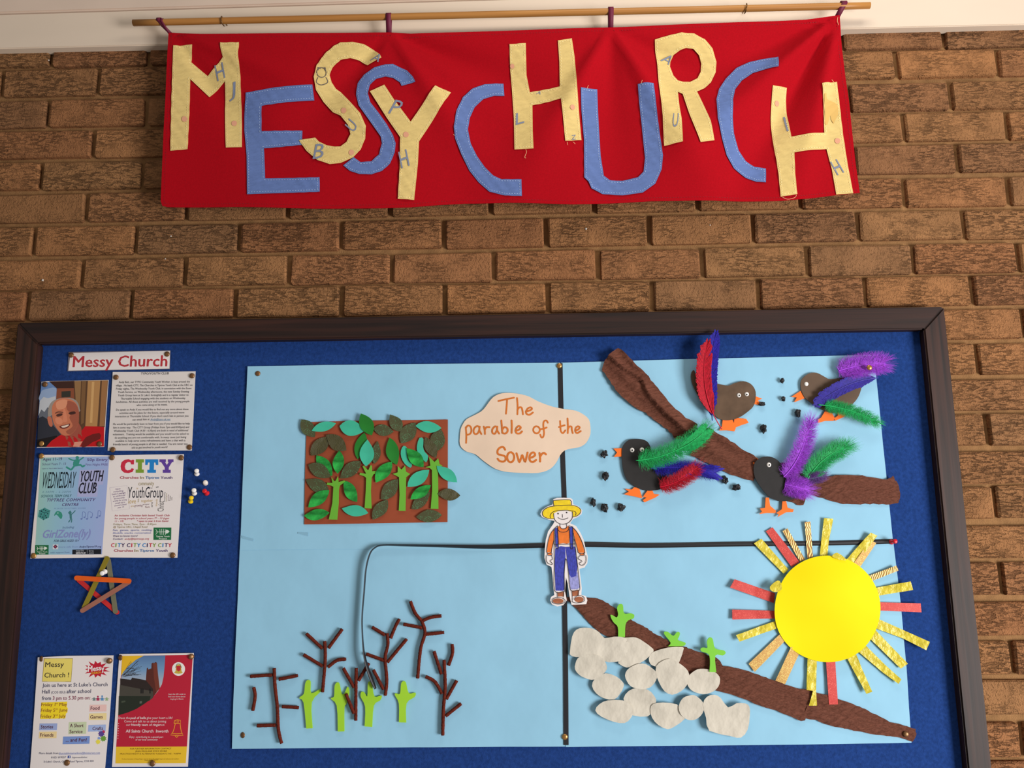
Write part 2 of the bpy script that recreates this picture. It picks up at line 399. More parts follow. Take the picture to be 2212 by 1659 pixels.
for r in range(-20, 11):
    half = r % 2
    meas = {k: W(x, y, .0) for k, x, y in rows.get(r, [])}
    off = sum(p.x - k * .225 for k, p in meas.items()) / len(meas) if meas else 0
    zz = sum(p.z for p in meas.values()) / len(meas) if meas else r * .075
    ks = [i + (.5 if half else 0) for i in range(-8, 10)]
    for k in ks:
        xa = meas[k].x if k in meas else k * .225 + off
        xb = meas[k + 1].x if k + 1 in meas else (k + 1) * .225 + off
        if xb < -1.5 or xa > 1.75: continue
        if xa > board_x0 and xb < board_x1 and zz < board_z1: continue
        o = bpy.data.objects.new('brick', random.choice(BM))
        w = xb - xa - .0105
        o.scale = (w / .215, 1, 1)
        c = Vector(((xa + xb) / 2, .0052 + random.uniform(-.0012, .001), zz + random.uniform(-.001, .001)))
        o.rotation_euler = (random.uniform(-.01, .01), random.uniform(-.004, .004), random.uniform(-.006, .006))
        link(o, wall, c)
for fx, fy, fs in ((92, 605, 4.5), (369, 510, 3), (1266, 494, 3.5), (105, 130, 3), (1534, 486, 2.5), (357, 559, 2.5)):
    q = W(fx, fy, .006); s = fs / 1030.0 / 1.6
    V = [(q.x + s * random.uniform(.7, 1.2) * math.cos(a * .785), -.0056, q.z + s * random.uniform(.7, 1.3) * math.sin(a * .785)) for a in range(8)] + [(q.x, -.0068, q.z)]
    mk('paint_fleck', V, [(a, (a + 1) % 8, 8) for a in range(8)], mat('white_paint_fleck', (214, 208, 200), .6), wall)
def prism(name, quad_px, d0, d1, m, parent=None, bev=.0015):
    """board with four front corners given, front face at d1, back at d0"""
    q = [W(x, y, d1) for x, y in quad_px] if not isinstance(quad_px[0], Vector) else quad_px
    bm = bmesh.new()
    f = [bm.verts.new((p.x, -d1, p.z)) for p in q]; b = [bm.verts.new((p.x, -d0, p.z)) for p in q]
    n = len(q)
    bm.faces.new(f); bm.faces.new(b[::-1])
    for i in range(n): bm.faces.new((f[i], b[i], b[(i + 1) % n], f[(i + 1) % n]))
    bmesh.ops.recalc_face_normals(bm, faces=list(bm.faces))
    if bev: bmesh.ops.bevel(bm, geom=list(bm.edges), offset=bev, segments=2, affect='EDGES')
    V = [v.co.copy() for v in bm.verts]; bm.verts.index_update()
    F = [[v.index for v in fc.verts] for fc in bm.faces]; bm.free()
    return mk(name, V, F, m, parent)
def ext(a, b, x):
    t = (x - a.x) / (b.x - a.x); return a + (b - a) * t
D_FAS = .026
a, b = W(0, 105, D_FAS), W(2212, 53, D_FAS); lo0, lo1 = ext(a, b, -1.9), ext(a, b, 2.1)
a, b = W(0, 31, D_FAS), W(740, 9, D_FAS); up0, up1 = ext(a, b, -1.9), ext(a, b, 2.1)
t1 = prism('trim_1', [lo0, lo1, up1, up0], -.004, D_FAS, M_CREAM, bev=.002); t1['kind'] = 'structure'
gap = Vector((0, 0, .0012)); tp = Vector((0, 0, .3))
t2 = prism('trim_2', [up0 + gap, up1 + gap, up1 + tp, up0 + tp], -.004, D_FAS + .004, mat('cream_paint_upper', (220, 198, 180), .55, 0, .03, 9), bev=.003); t2['kind'] = 'structure'
# ---------------------------------------------------------------- notice board
o_tl, o_tr = W(37, 697, D_FRAME), W(2040, 662, D_FRAME)
i_tl, i_tr = W(81, 742, D_FRAME), W(1996, 711, D_FRAME)
def down(p, q, z): t = (z - p.z) / (q.z - p.z); return p + (q - p) * t
oR, iR = W(2143, 1659, D_FRAME), W(2091, 1659, D_FRAME)
oL, iL = W(3, 1085, D_FRAME), W(5, 1659, D_FRAME)
zb = -1.32
o_bl, o_br, i_bl, i_br = down(o_tl, oL, zb), down(o_tr, oR, zb), down(i_tl, iL, zb + .045), down(i_tr, iR, zb + .045)
nb = thing('notice_board', ((o_bl + o_br) / 2), 'large blue felt notice board in a dark wooden frame on the brick wall', 'notice board')
g = .012
pl = [Vector((p.x, 0, p.z)) for p in (i_bl + Vector((-g, 0, -g)), i_br + Vector((g, 0, -g)), i_tr + Vector((g, 0, g)), i_tl + Vector((-g, 0, g)))]
prism('felt_panel', pl, -.003, D_BOARD, M_FELT, nb, bev=0)
prism('frame_rail', [o_tl, o_tr, i_tr, i_tl], -.003, D_FRAME, M_FRAME_H, nb, .003)
prism('frame_rail', [o_bl, o_br, i_br, i_bl][::-1], -.003, D_FRAME, M_FRAME_H, nb, .003)
prism('frame_stile', [o_tl, i_tl, i_bl, o_bl], -.003, D_FRAME, M_FRAME_V, nb, .003)
prism('frame_stile', [o_tr, i_tr, i_br, o_br], -.003, D_FRAME, M_FRAME_V, nb, .003)
# ---------------------------------------------------------------- pins
def lathe(name, prof, n=20):
    V = []; F = []
    for r, h in prof:
        for j in range(n):
            a = 2 * math.pi * j / n; V.append((r * math.cos(a), -h, r * math.sin(a)))
    m = len(prof)
    for i in range(m - 1):
        for j in range(n):
            F.append((i * n + j, i * n + (j + 1) % n, (i + 1) * n + (j + 1) % n, (i + 1) * n + j))
    F.append([(m - 1) * n + j for j in range(n)]); F.append([j for j in range(n)][::-1])
    me = bpy.data.meshes.new(name); me.from_pydata(V, [], F)
    me.polygons.foreach_set('use_smooth', [True] * len(me.polygons)); me.update()
    return me
R0 = .0056
PIN = {}
for nm, mt in (('old', M_BRASS), ('bright', M_BRASSB)):
    PIN[nm] = lathe('drawing_pin', [(.0007, -.006), (.0007, -.0005), (R0, .0), (R0 * 1.02, .0006), (R0 * .96, .0014), (R0 * .8, .0022), (R0 * .55, .0028), (R0 * .25, .0031), (.0004, .0032)])
    PIN[nm].materials.append(mt)
def pin(pt, d, label, kind='old', tilt=(0, 0), group='brass drawing pins'):
    o = bpy.data.objects.new('drawing_pin', PIN[kind])
    p = W(pt[0], pt[1], d); o.rotation_euler = (tilt[0], 0, tilt[1])
    link(o, None, p); return lab(o, label, 'drawing pin', group)
PUSH = {}
def push_pin(b, h, d, col, label, L=.021):
    key = str(col)
    if key not in PUSH:
        me = lathe('push_pin', [(.0006, -.004), (.0006, .0), (.0052, .0002), (.0054, .0014), (.0045, .0026), (.003, .0048), (.0025, .0080), (.0028, .0108), (.0042, .0128), (.0048, .0142), (.0046, .0158), (.0034, .0168), (.0008, .0171)])
        me.materials.append(mat('push_pin_plastic_%d_%d_%d' % col, col, .25)); PUSH[key] = me
    o = bpy.data.objects.new('push_pin', PUSH[key])
    A = W(b[0], b[1], d); B = W(h[0], h[1], d + .0155)
    o.rotation_mode = 'QUATERNION'; o.rotation_quaternion = Vector((0, -1, 0)).rotation_difference(B - A)
    link(o, None, A); return lab(o, label, 'push pin', 'plastic push pins')
# ---------------------------------------------------------------- banner on its pole
c1 = crop(0, 0, 740 / 2212); c2 = crop(736, 0, 740 / 2212); c3 = crop(1472, 0, 740 / 2212)
def tube(name, path, rad, m, parent=None, n=10, jit=0.0, smooth=True, seed=0):
    rnd = random.Random(seed); V = []; F = []; N = len(path)
    up = Vector((0, -1, 0))
    for i, p in enumerate(path):
        p = Vector(p); t = (Vector(path[min(i + 1, N - 1)]) - Vector(path[max(i - 1, 0)])).normalized()
        s = t.cross(up)
        if s.length < 1e-4: s = t.cross(Vector((0, 0, 1)))
        s.normalize(); u = s.cross(t)
        r = rad[i] if isinstance(rad, (list, tuple)) else rad
        for j in range(n):
            a = 2 * math.pi * j / n; rr = r * (1 + rnd.uniform(-jit, jit))
            V.append(p + s * (rr * math.cos(a)) + u * (rr * math.sin(a)))
    for i in range(N - 1):
        for j in range(n): F.append((i * n + j, i * n + (j + 1) % n, (i + 1) * n + (j + 1) % n, (i + 1) * n + j))
    F.append([j for j in range(n)][::-1]); F.append([(N - 1) * n + j for j in range(n)])
    return mk(name, V, F, m, parent, smooth)
D_ROD = .058
A, B = W(288, 49.5, D_ROD), W(1879, 12, D_ROD)
rod = tube('hanging_pole', [A + (B - A) * (i / 24) for i in range(25)], .0072, M_DOWEL, n=20)
lab(rod, 'slim round pine pole holding up the red banner', 'pole')
def hook(x, y, side, label):
    c = W(x, y, D_ROD); P = []
    P.append(Vector((c.x, -D_FAS + .004, c.z + .010))); P.append(Vector((c.x, -.044, c.z + .0125)))
    for k in range(9):
        a = math.radians(100 - k * 26); P.append(Vector((c.x + side * .0006 * k, c.y - .0098 * math.cos(a), c.z + .0100 * math.sin(a))))
    lab(tube('screw_hook', cr([tuple(p) for p in P], 3, False), .0013, M_HOOK, n=8), label, 'hook', 'screw hooks on the fascia')
hook(479, 46, 1, 'small brass screw hook gripping the pole near its left end')
hook(1613, 18.5, -1, 'small brass screw hook gripping the pole near its right end')
STR = [(368, 70), (840, 71), (1319, 60), (1811, 34)]
def cloth_px(px, py):
    v = (py - 60) / 380.0
    d = .060 - .004 * min(1, max(0, v)) ** .7
    d += min(1, max(.15, v * 2.5)) * (.004 * math.sin(px / 118.0 + .8 + v * 1.2) * (.5 + .5 * v) + .0022 * math.sin(px / 51.0 + 2.1 + v))
    for (sx, sy), fs in zip(STR, ([(.35, .12, 5), (.9, .15, -3)], [(.35, .16, -9), (.95, .15, 4), (2.3, .2, -4)], [(1.0, .14, 6), (2.1, .16, 6), (.45, .15, -5), (1.55, .2, -4)], [(2.1, .11, -9), (2.42, .10, 8), (2.75, .12, -6), (1.8, .10, 5)])):
        dx, dy = px - sx, py - sy; r = math.hypot(dx, dy) + 1e-6; th = math.atan2(dy, dx)
        for th0, w, amp in fs:
            q = (th - th0) / w
            if abs(q) < 4: d += amp * .0021 * math.exp(-q * q) * (r / 140.0) * math.exp(1 - r / 140.0)
    return max(d, .036)
def from_world(x, y, z):
    q = RM.transposed() @ (Vector((x, y, z)) - CAM_LOC)
    return IMG_W / 2 + FPX * q.x / -q.z, IMG_H / 2 - FPX * q.y / -q.z
def cloth_rel(x, z): return cloth_px(*from_world(x, -.058, z)) - .058
ban_out = c1([(1090, 215), (1076, 420), (1065, 620), (1050, 850), (1040, 1050), (1028, 1290), (1038, 1320), (1070, 1328), (1300, 1330), (1500, 1332), (2000, 1345)]) + c2([(0, 1345), (250, 1345), (450, 1338), (650, 1318), (800, 1308), (1100, 1310), (1500, 1318), (2000, 1300)]) + c3([(0, 1300), (400, 1295), (650, 1292), (800, 1280), (1000, 1254), (1157, 1240), (1130, 1050), (1110, 870), (1085, 650), (1060, 500), (1038, 330), (1030, 250), (1020, 100), (800, 130), (600, 140), (300, 150), (0, 160)]) + c2([(1760, 180), (1500, 185), (1000, 203), (450, 220), (310, 212), (0, 215)]) + c1([(1700, 218), (1300, 220)])
bn = thing('hanging_banner', W(1100, 440, .058), 'red cloth banner with sewn cream and blue fabric letters hanging from a pole', 'banner')
bcloth = sheet('cloth', ban_out, .058, M_RED, bn, cloth_rel, .0015, .011)
hem = [(x, y) for x, y in ban_out]
LET = {
 'M': ('y', c1([(1122, 297), (1243, 292), (1230, 395), (1335, 482), (1445, 378), (1428, 283), (1545, 277), (1553, 500), (1558, 945), (1455, 948), (1446, 700), (1450, 518), (1345, 618), (1226, 508), (1218, 720), (1205, 957), (1095, 967), (1105, 640)]), 0),
 'E': ('b', c1([(1588, 600), (1760, 575), (2022, 558), (2030, 650), (1860, 663), (1690, 685), (1686, 845), (1950, 840), (1948, 932), (1800, 945), (1700, 952), (1710, 1150), (2063, 1145), (2065, 1238), (1595, 1253), (1590, 1000), (1573, 830), (1575, 730)]), 0),
 'S1': ('y', c2([(265, 378), (255, 358), (210, 320), (150, 292), (80, 278), (0, 282)]) + c1([(2160, 303), (2100, 355), (2050, 430), (2033, 510), (2045, 590), (2090, 660), (2150, 725)]) + c2([(0, 750), (50, 812), (65, 870), (40, 920), (0, 950)]) + c1([(2160, 950), (2110, 940), (2060, 915), (2035, 888), (1928, 903), (1980, 975), (2050, 1035), (2130, 1062)]) + c2([(0, 1055), (80, 1020), (130, 970), (160, 900), (165, 820), (130, 740), (60, 660), (0, 595)]) + c1([(2170, 575), (2143, 535), (2131, 490), (2150, 440)]) + c2([(0, 392), (60, 378), (120, 388), (172, 420)]), .0012),
 'S2': ('b', c2([(485, 540), (470, 510), (430, 465), (340, 420), (290, 422), (220, 440), (150, 485), (110, 540), (102, 620), (120, 690), (170, 760), (220, 830), (262, 890), (268, 930), (250, 1000), (200, 1045), (130, 1050), (85, 1018), (18, 1070), (60, 1105), (120, 1125), (200, 1128), (270, 1105), (320, 1060), (350, 990), (357, 930), (340, 880), (300, 810), (250, 740), (195, 670), (178, 610), (190, 555), (230, 515), (290, 500), (340, 510), (385, 540), (395, 562)]), 0),
 'Y': ('y', c2([(192, 600), (285, 557), (345, 650), (455, 797), (615, 570), (713, 607), (610, 770), (508, 920), (500, 1060), (475, 1293), (370, 1287), (383, 1090), (387, 895), (300, 770)]), .0012),
 'C1': ('b', c2([(1050, 518), (1056, 605), (990, 608), (920, 635), (865, 690), (835, 760), (822, 840), (840, 930), (880, 1010), (930, 1080), (985, 1135), (1040, 1160), (1167, 1163), (1170, 1270), (1060, 1265), (960, 1238), (890, 1175), (830, 1100), (780, 1000), (740, 900), (733, 830), (750, 720), (790, 630), (850, 570), (930, 530), (1000, 518)]), 0),
 'H1': ('y', c2([(1090, 288), (1195, 280), (1200, 470), (1222, 577), (1415, 552), (1412, 400), (1402, 266), (1492, 253), (1510, 370), (1525, 560), (1555, 900), (1450, 913), (1435, 760), (1422, 635), (1238, 667), (1240, 850), (1245, 965), (1122, 965), (1118, 760), (1105, 560), (1093, 420)]), 0),
 'U': ('b', c2([(1550, 572), (1658, 568), (1665, 720), (1680, 1000), (1700, 1130), (1740, 1160), (1820, 1165), (1920, 1145), (1955, 1110), (1965, 1020), (1945, 800), (1918, 545), (2018, 545), (2040, 730), (2078, 1010), (2070, 1100), (2030, 1190), (1950, 1245), (1820, 1260), (1690, 1250), (1620, 1215), (1600, 1170), (1573, 1145), (1572, 900), (1555, 700)]), 0),
 'R': ('y', c2([(2028, 258), (2130, 232)]) + c3([(0, 217), (80, 225), (150, 260), (200, 315), (230, 390), (228, 450), (195, 520), (150, 565), (100, 590), (140, 690), (180, 800), (205, 922), (113, 940), (80, 850), (45, 740), (8, 605)]) + c2([(2178, 590), (2185, 700), (2195, 780), (2200, 935), (2085, 952), (2075, 760), (2055, 560), (2045, 420)]), .0006),
 'C2': ('b', c3([(620, 377), (612, 455), (540, 460), (460, 475), (390, 520), (345, 580), (325, 660), (322, 770), (335, 870), (370, 970), (420, 1030), (480, 1065), (552, 1078), (550, 1170), (490, 1165), (420, 1140), (340, 1085), (290, 1010), (255, 900), (225, 780), (222, 650), (245, 570), (290, 500), (360, 430), (440, 395), (530, 380)]), 0),
 'H2': ('y', c3([(587, 557), (690, 552), (697, 720), (715, 875), (925, 855), (915, 700), (900, 550), (1003, 530), (1020, 650), (1045, 850), (1075, 1050), (1112, 1245), (1003, 1252), (975, 1090), (940, 958), (730, 982), (735, 1130), (748, 1253), (643, 1267), (628, 1100), (605, 930), (590, 740)]), 0)}
R_HOLE = c2([(2133, 385), (2129, 420), (2150, 480), (2180, 512)]) + c3([(15, 520), (60, 518), (110, 488), (132, 445), (133, 400), (115, 355), (75, 318), (30, 310)]) + c2([(2190, 322), (2152, 345)])
def stitch_path(poly, inset):
    P = resample(poly, 3.0); N = len(P); sgn = 1 if sum(P[i][0] * P[(i + 1) % N][1] - P[(i + 1) % N][0] * P[i][1] for i in range(N)) > 0 else -1
    out = []
    for i in range(N):
        a = P[i - 2]; b = P[(i + 2) % N]; dx, dy = b[0] - a[0], b[1] - a[1]; l = math.hypot(dx, dy) or 1
        out.append((P[i][0] - dy / l * inset * sgn, P[i][1] + dx / l * inset * sgn))
    return out
M_STY = mat('cream_thread', (250, 232, 170), .8); M_STB = mat('pale_blue_thread', (164, 184, 222), .8); M_STR = mat('dark_red_thread', (140, 8, 22), .8)
def stitches(name, poly, inset, m, parent, lift, w=1.1, hole=False):
    P = stitch_path(poly, -inset if hole else inset)
    segs = [[P[i], P[(i + 1) % len(P)]] for i in range(0, len(P) - 1, 2)]
    V = []; F = []
    for s in segs:
        L, R = ribbon_px(s, w); b = len(V)
        for p in (L[0], R[0], R[1], L[1]):
            q = W(p[0], p[1], .058); V.append((q.x, -(.058 + cloth_rel(q.x, q.z) + lift), q.z))
        F.append((b, b + 1, b + 2, b + 3))
    return mk(name, V, F, m, parent)
pieces = {}
for k, (c, poly, up) in LET.items():
    lf = .0022 + up
    hs = [R_HOLE] if k == 'R' else []
    wr = lambda x, z: cloth_rel(x, z) + .0008 * math.sin(x * 260 + z * 190) * (.5 + .5 * math.sin(x * 31 + z * 17))
    o = sheet('letter_' + k[0].lower(), poly, .058, M_YEL if c == 'y' else M_BLU, bn, wr, .0012, .0075, hs, lift=lf)
    stitches('stitching', poly, 4.0, M_STY if c == 'y' else M_STB, o, lf + .0007)
    if hs: stitches('stitching', R_HOLE, 4.0, M_STY, o, lf + .0007, hole=True)
    pieces[k] = (o, lf)
stitches('hem_stitching', ban_out, 7.0, M_STR, bn, .0004, 1.0)
# printed motifs on the cream letters
G_INK = mat('faded_grey_blue_print', (128, 136, 158), .85); P_INK = mat('faded_pink_print', (222, 160, 128), .85); T_INK = mat('tan_print', (216, 176, 100), .85)
def pr_rel(k): return lambda x, z: cloth_rel(x, z) + pieces[k][1] + .0009
def pletter(k, K, s, x, y, h, ang, shear=.25, wid=.8):
    a = math.radians(ang); x1, y1 = x + h * wid * math.cos(a), y - h * wid * math.sin(a)
    text(K, s, x, y, x1, y1, h, .058, G_INK, pieces[k][0], pr_rel(k), 0, shear, 'printed_letter')
def pdot(k, K, x, y, r=18): sheet('printed_spot', K(ell(x, y, r, r, 12)), .058, P_INK, pieces[k][0], pr_rel(k), 0)
pletter('M', c1, 'H', 1400, 520, 95, 20); pletter('M', c1, 'J', 1470, 625, 75, 20, wid=1.1); pdot('M', c1, 1188, 765); pdot('M', c1, 1508, 790)
pletter('S1', c1, 'B', 2020, 1030, 95, 5); pletter('S1', c2, 'U', 90, 860, 75, 55); pletter('S1', c2, 'A', 190, 390, 50, -20, wid=1.2); pdot('S1', c2, 22, 720); pdot('S1', c2, 72, 990)
pletter('Y', c2, 'P', 310, 745, 95, -12); pletter('Y', c2, 'H', 395, 1095, 105, 20, wid=.7); pdot('Y', c2, 425, 880)
pletter('H1', c2, 'L', 1130, 805, 75, 15); pdot('H1', c2, 1107, 415, 14); pdot('H1', c2, 1497, 697, 16); pletter('H1', c2, 'Z', 1492, 905, 30, 10, wid=1.1); pletter('H1', c2, 'A', 1262, 592, 22, -10, wid=1.3)
pletter('R', c2, 'A', 2065, 385, 62, -25, wid=1.0); pletter('R', c2, 'U', 2140, 840, 90, 5, .5, .55)
pletter('H2', c3, 'I', 688, 835, 105, 5, 0, .12); pletter('H2', c3, 'H', 1010, 1130, 95, 24, 0, .5); pdot('H2', c3, 628, 650, 16); pdot('H2', c3, 1010, 906, 18)
o, lf = pieces['H2']
sheet('printed_cat', c3([(915, 620), (930, 612), (935, 645), (985, 660), (1012, 690), (1012, 740), (990, 780), (985, 795), (968, 770), (960, 745), (945, 800), (928, 800), (925, 740), (920, 680)]), .058, T_INK, o, pr_rel('H2'), 0, smooth=2)
o, lf = pieces['S1']
strokes('printed_kitten', [c1(ell(2082, 480, 30, 32, 10) + [(2112, 480)]), c1([(2062, 465), (2058, 448), (2075, 456)]), c1([(2092, 452), (2106, 448), (2104, 466)]), c1([(2060, 515), (2050, 545), (2080, 560), (2120, 540), (2110, 510)])], 1.4, .058, ink((90, 84, 88)), o, pr_rel('S1'))
# loose sewing threads
for pts in ([(1195, 965), (1200, 985), (1192, 1005), (1188, 1020), (1196, 1022)], [(1462, 915), (1466, 935)], [(1500, 912), (1515, 925)], [(1590, 570), (1600, 548)], [(1938, 545), (1945, 525)], [(735, 880), (728, 872)]):
    P = [W(p[0], p[1], .062) for p in c2(pts)]
    tube('loose_thread', cr([tuple(Vector((p.x, -(.0035 + .058 + cloth_rel(p.x, p.z)), p.z))) for p in P], 4, False), .00035, M_STY, bn, 5)
for pts in ([(655, 1268), (690, 1282), (735, 1272), (745, 1255)], [(970, 515), (985, 528)], [(1010, 110), (1004, 140), (1012, 165)]):
    P = [W(p[0], p[1], .062) for p in c3(pts)]
    tube('loose_thread', cr([tuple(Vector((p.x, -(.0035 + .058 + cloth_rel(p.x, p.z)), p.z))) for p in P], 4, False), .00035, M_STY, bn, 5)
# ribbon loops over the pole
def strap(x, y0, y1, w, dx=0):
    V = []; F = []
    top = W(x, y0, D_ROD)
    e = W(x - dx, y1, .054)
    hw = w / 1040.0 / 2; cz = W(x, y0 + 7.5, D_ROD).z; r = .0085
    path = [Vector((e.x, -.0545, e.z - .004))]
    for k in range(0, 9):
        a = math.radians(-10 + k * 25); path.append(Vector((top.x, -D_ROD - r * math.cos(a), cz + r * math.sin(a))))
    path.append(Vector((e.x, -.052, e.z - .004)))
    for p in path: V += [(p.x - hw, p.y, p.z), (p.x + hw, p.y, p.z)]
    for i in range(len(path) - 1): F.append((2 * i, 2 * i + 1, 2 * i + 3, 2 * i + 2))
    o = mk('hanging_loop', V, F, M_STRAP, bn, True)
    md = o.modifiers.new('thick', 'SOLIDIFY'); md.thickness = .0008
strap(840, 29, 72, 12); strap(1319, 16, 61, 12); strap(1821, 3, 35, 13, 14); strap(345, 39, 72, 9, -27); strap(352, 41, 72, 6, -16)
# ---------------------------------------------------------------- paper notices on the left
K1 = crop(60, 740, 400 / 2212); K2 = crop(50, 970, 420 / 2212); K3 = crop(50, 1390, 380 / 2212); K4 = crop(140, 1190, 300 / 2212)
DP = .0135
def curl(ax, az, amp, ph=0.0):
    return lambda x, z: amp * (1 + math.sin(x * ax + ph) * math.cos(z * az + ph * .7)) * .5
def shp(K, pts, lvl, col, par, rel, nm='printed_shape', sm=0, step=None, m=None, d=DP):
    q = K(pts); big = max(max(p[0] for p in q) - min(p[0] for p in q), max(p[1] for p in q) - min(p[1] for p in q)) > 16
    return sheet(nm, q, d, m or ink(col), par, rel, 0, step or (.01 if big else None), smooth=sm, lift=.00012 + lvl * .00005)
def sh(rel, lvl): return lambda x, z: rel(x, z) + .00012 + lvl * .00005
# title strip
r = curl(9, 5, .001)
o = sheet('title_strip', K1([(488, 113), (1706, 95), (1698, 318), (475, 343)]), DP, mat('clear_laminate_edge', (120, 112, 122), .25), None, r, .0008, .012)
lab(o, 'laminated white title strip with large red lettering above the portrait photo', 'sign')
shp(K1, [(512, 125), (1702, 99), (1694, 312), (486, 336)], 0, (236, 228, 226), o, r, 'paper', step=.02)
text(K1, 'Messy Church', 535, 293, 1668, 283, 128, DP, ink((188, 52, 62)), o, sh(r, 2), .022)
pin(K1([(520, 150)])[0], DP + .001, 'dull brass pin at the left end of the title strip'); pin(K1([(1665, 138)])[0], DP + .001, 'dull brass pin at the right end of the title strip')
# portrait photograph
r = curl(22, 14, .002, .4)
ph = sheet('photo_print', K1([(165, 470), (230, 462), (968, 448), (915, 1248), (520, 1250), (110, 1257)]), DP, M_WHITE2, None, r, .0006, .01)
lab(ph, 'colour photo print of a smiling person in a red top by a log wall', 'photo')
g = lambda pts, l, c, sm=0, st=None: shp(K1, pts, l, c, ph, r, 'printed_shape', sm, st)
g([(168, 476), (350, 466), (350, 720), (140, 720)], 0, (104, 138, 190), st=.012)
g([(162, 590), (210, 560), (340, 545), (338, 700), (145, 700)], 1, (150, 172, 206), 3)
g([(145, 700), (190, 650), (240, 665), (335, 640), (330, 900), (250, 900), (130, 870)], 2, (196, 200, 206))
g([(135, 860), (165, 800), (200, 830), (240, 770), (270, 820), (330, 800), (400, 1110), (125, 1150)], 3, (104, 108, 118))
g([(128, 905), (180, 880), (260, 930), (420, 1130), (118, 1165)], 4, (46, 48, 58))
g([(116, 1160), (350, 1110), (350, 1246), (112, 1248)], 5, (24, 18, 20))
g([(260, 466), (560, 458), (560, 545), (350, 548)], 6, (62, 34, 26))
g([(350, 546), (560, 545), (570, 760), (335, 760)], 6, (140, 76, 50))
g([(405, 585), (515, 580), (513, 650), (405, 656)], 7, (52, 50, 42))
g([(552, 460), (964, 452), (925, 1010), (600, 1080), (560, 760)], 7, (92, 62, 40), st=.012)
for q, c in (([(562, 462), (640, 460), (628, 760), (600, 900), (578, 760)], (150, 112, 72)), ([(650, 462), (700, 460), (672, 960), (640, 980), (640, 700)], (126, 90, 56)), ([(722, 458), (872, 456), (835, 1002), (690, 1004)], (184, 136, 84)), ([(890, 456), (960, 454), (922, 1000), (862, 1002)], (160, 112, 70)), ([(770, 470), (800, 470), (775, 960), (745, 960)], (212, 166, 108))):
    g(q, 9 if c == (212, 166, 108) else 8, c)
g([(222, 1247), (285, 1175), (390, 1105), (560, 1120), (640, 1060), (690, 1000), (850, 1004), (920, 1012), (915, 1242)], 10, (196, 14, 24), 0, .012)
g([(640, 1240), (700, 1130), (860, 1080), (870, 1150), (780, 1190), (700, 1245)], 11, (112, 24, 22), 2)
g([(395, 1085), (610, 960), (650, 1100), (655, 1190), (620, 1243), (485, 1245), (440, 1170)], 10, (164, 84, 66), 2)
g([(560, 1190), (660, 1180), (620, 1243), (545, 1243)], 11, (224, 150, 128))
g([(245, 890), (246, 800), (275, 730), (320, 690), (390, 665), (500, 660), (580, 690), (620, 770), (600, 850), (300, 860), (270, 905)], 11, (160, 148, 138), 2)
g([(236, 905), (255, 882), (285, 900), (300, 980), (285, 1008), (255, 985)], 12, (196, 112, 84), 3)
g([(292, 850), (295, 760), (345, 690), (440, 664), (540, 690), (600, 760), (615, 880), (605, 980), (560, 1062), (500, 1106), (430, 1108), (370, 1055), (310, 960)], 12, (206, 122, 88), 3)
g([(470, 700), (560, 720), (610, 800), (615, 900), (600, 990), (555, 1065), (500, 1100), (460, 1060), (540, 1000), (500, 900), (520, 850), (470, 800)], 13, (166, 90, 68), 3)
g([(340, 720), (420, 680), (480, 700), (450, 780), (360, 800)], 13, (228, 152, 116), 3)
g([(335, 900), (400, 905), (420, 960), (370, 980), (335, 950)], 14, (224, 140, 106), 3)
g([(425, 800), (450, 800), (475, 920), (460, 950), (410, 945), (425, 900)], 14, (222, 136, 102), 3)
g([(340, 868), (370, 850), (415, 848), (410, 872), (360, 886)], 14, (84, 46, 38), 2); g([(490, 838), (560, 822), (575, 850), (510, 862)], 14, (70, 36, 30), 2)
g([(330, 840), (370, 822), (425, 832), (420, 842), (370, 836), (335, 852)], 15, (120, 70, 54), 2)
g([(380, 1000), (440, 985), (510, 968), (490, 1010), (440, 1030), (400, 1025)], 15, (110, 44, 38), 2)
g([(402, 1000), (450, 990), (498, 978), (470, 1008), (420, 1016)], 16, (236, 214, 196), 2)
for p, t, k in (((207, 500), 'at the top left corner', 'old'), ((165, 1207), 'at the bottom left corner', 'bright'), ((858, 1212), 'at the bottom right corner', 'old')):
    pin(K1([p])[0], DP + .002, 'brass pin %s of the portrait photo' % t, k)
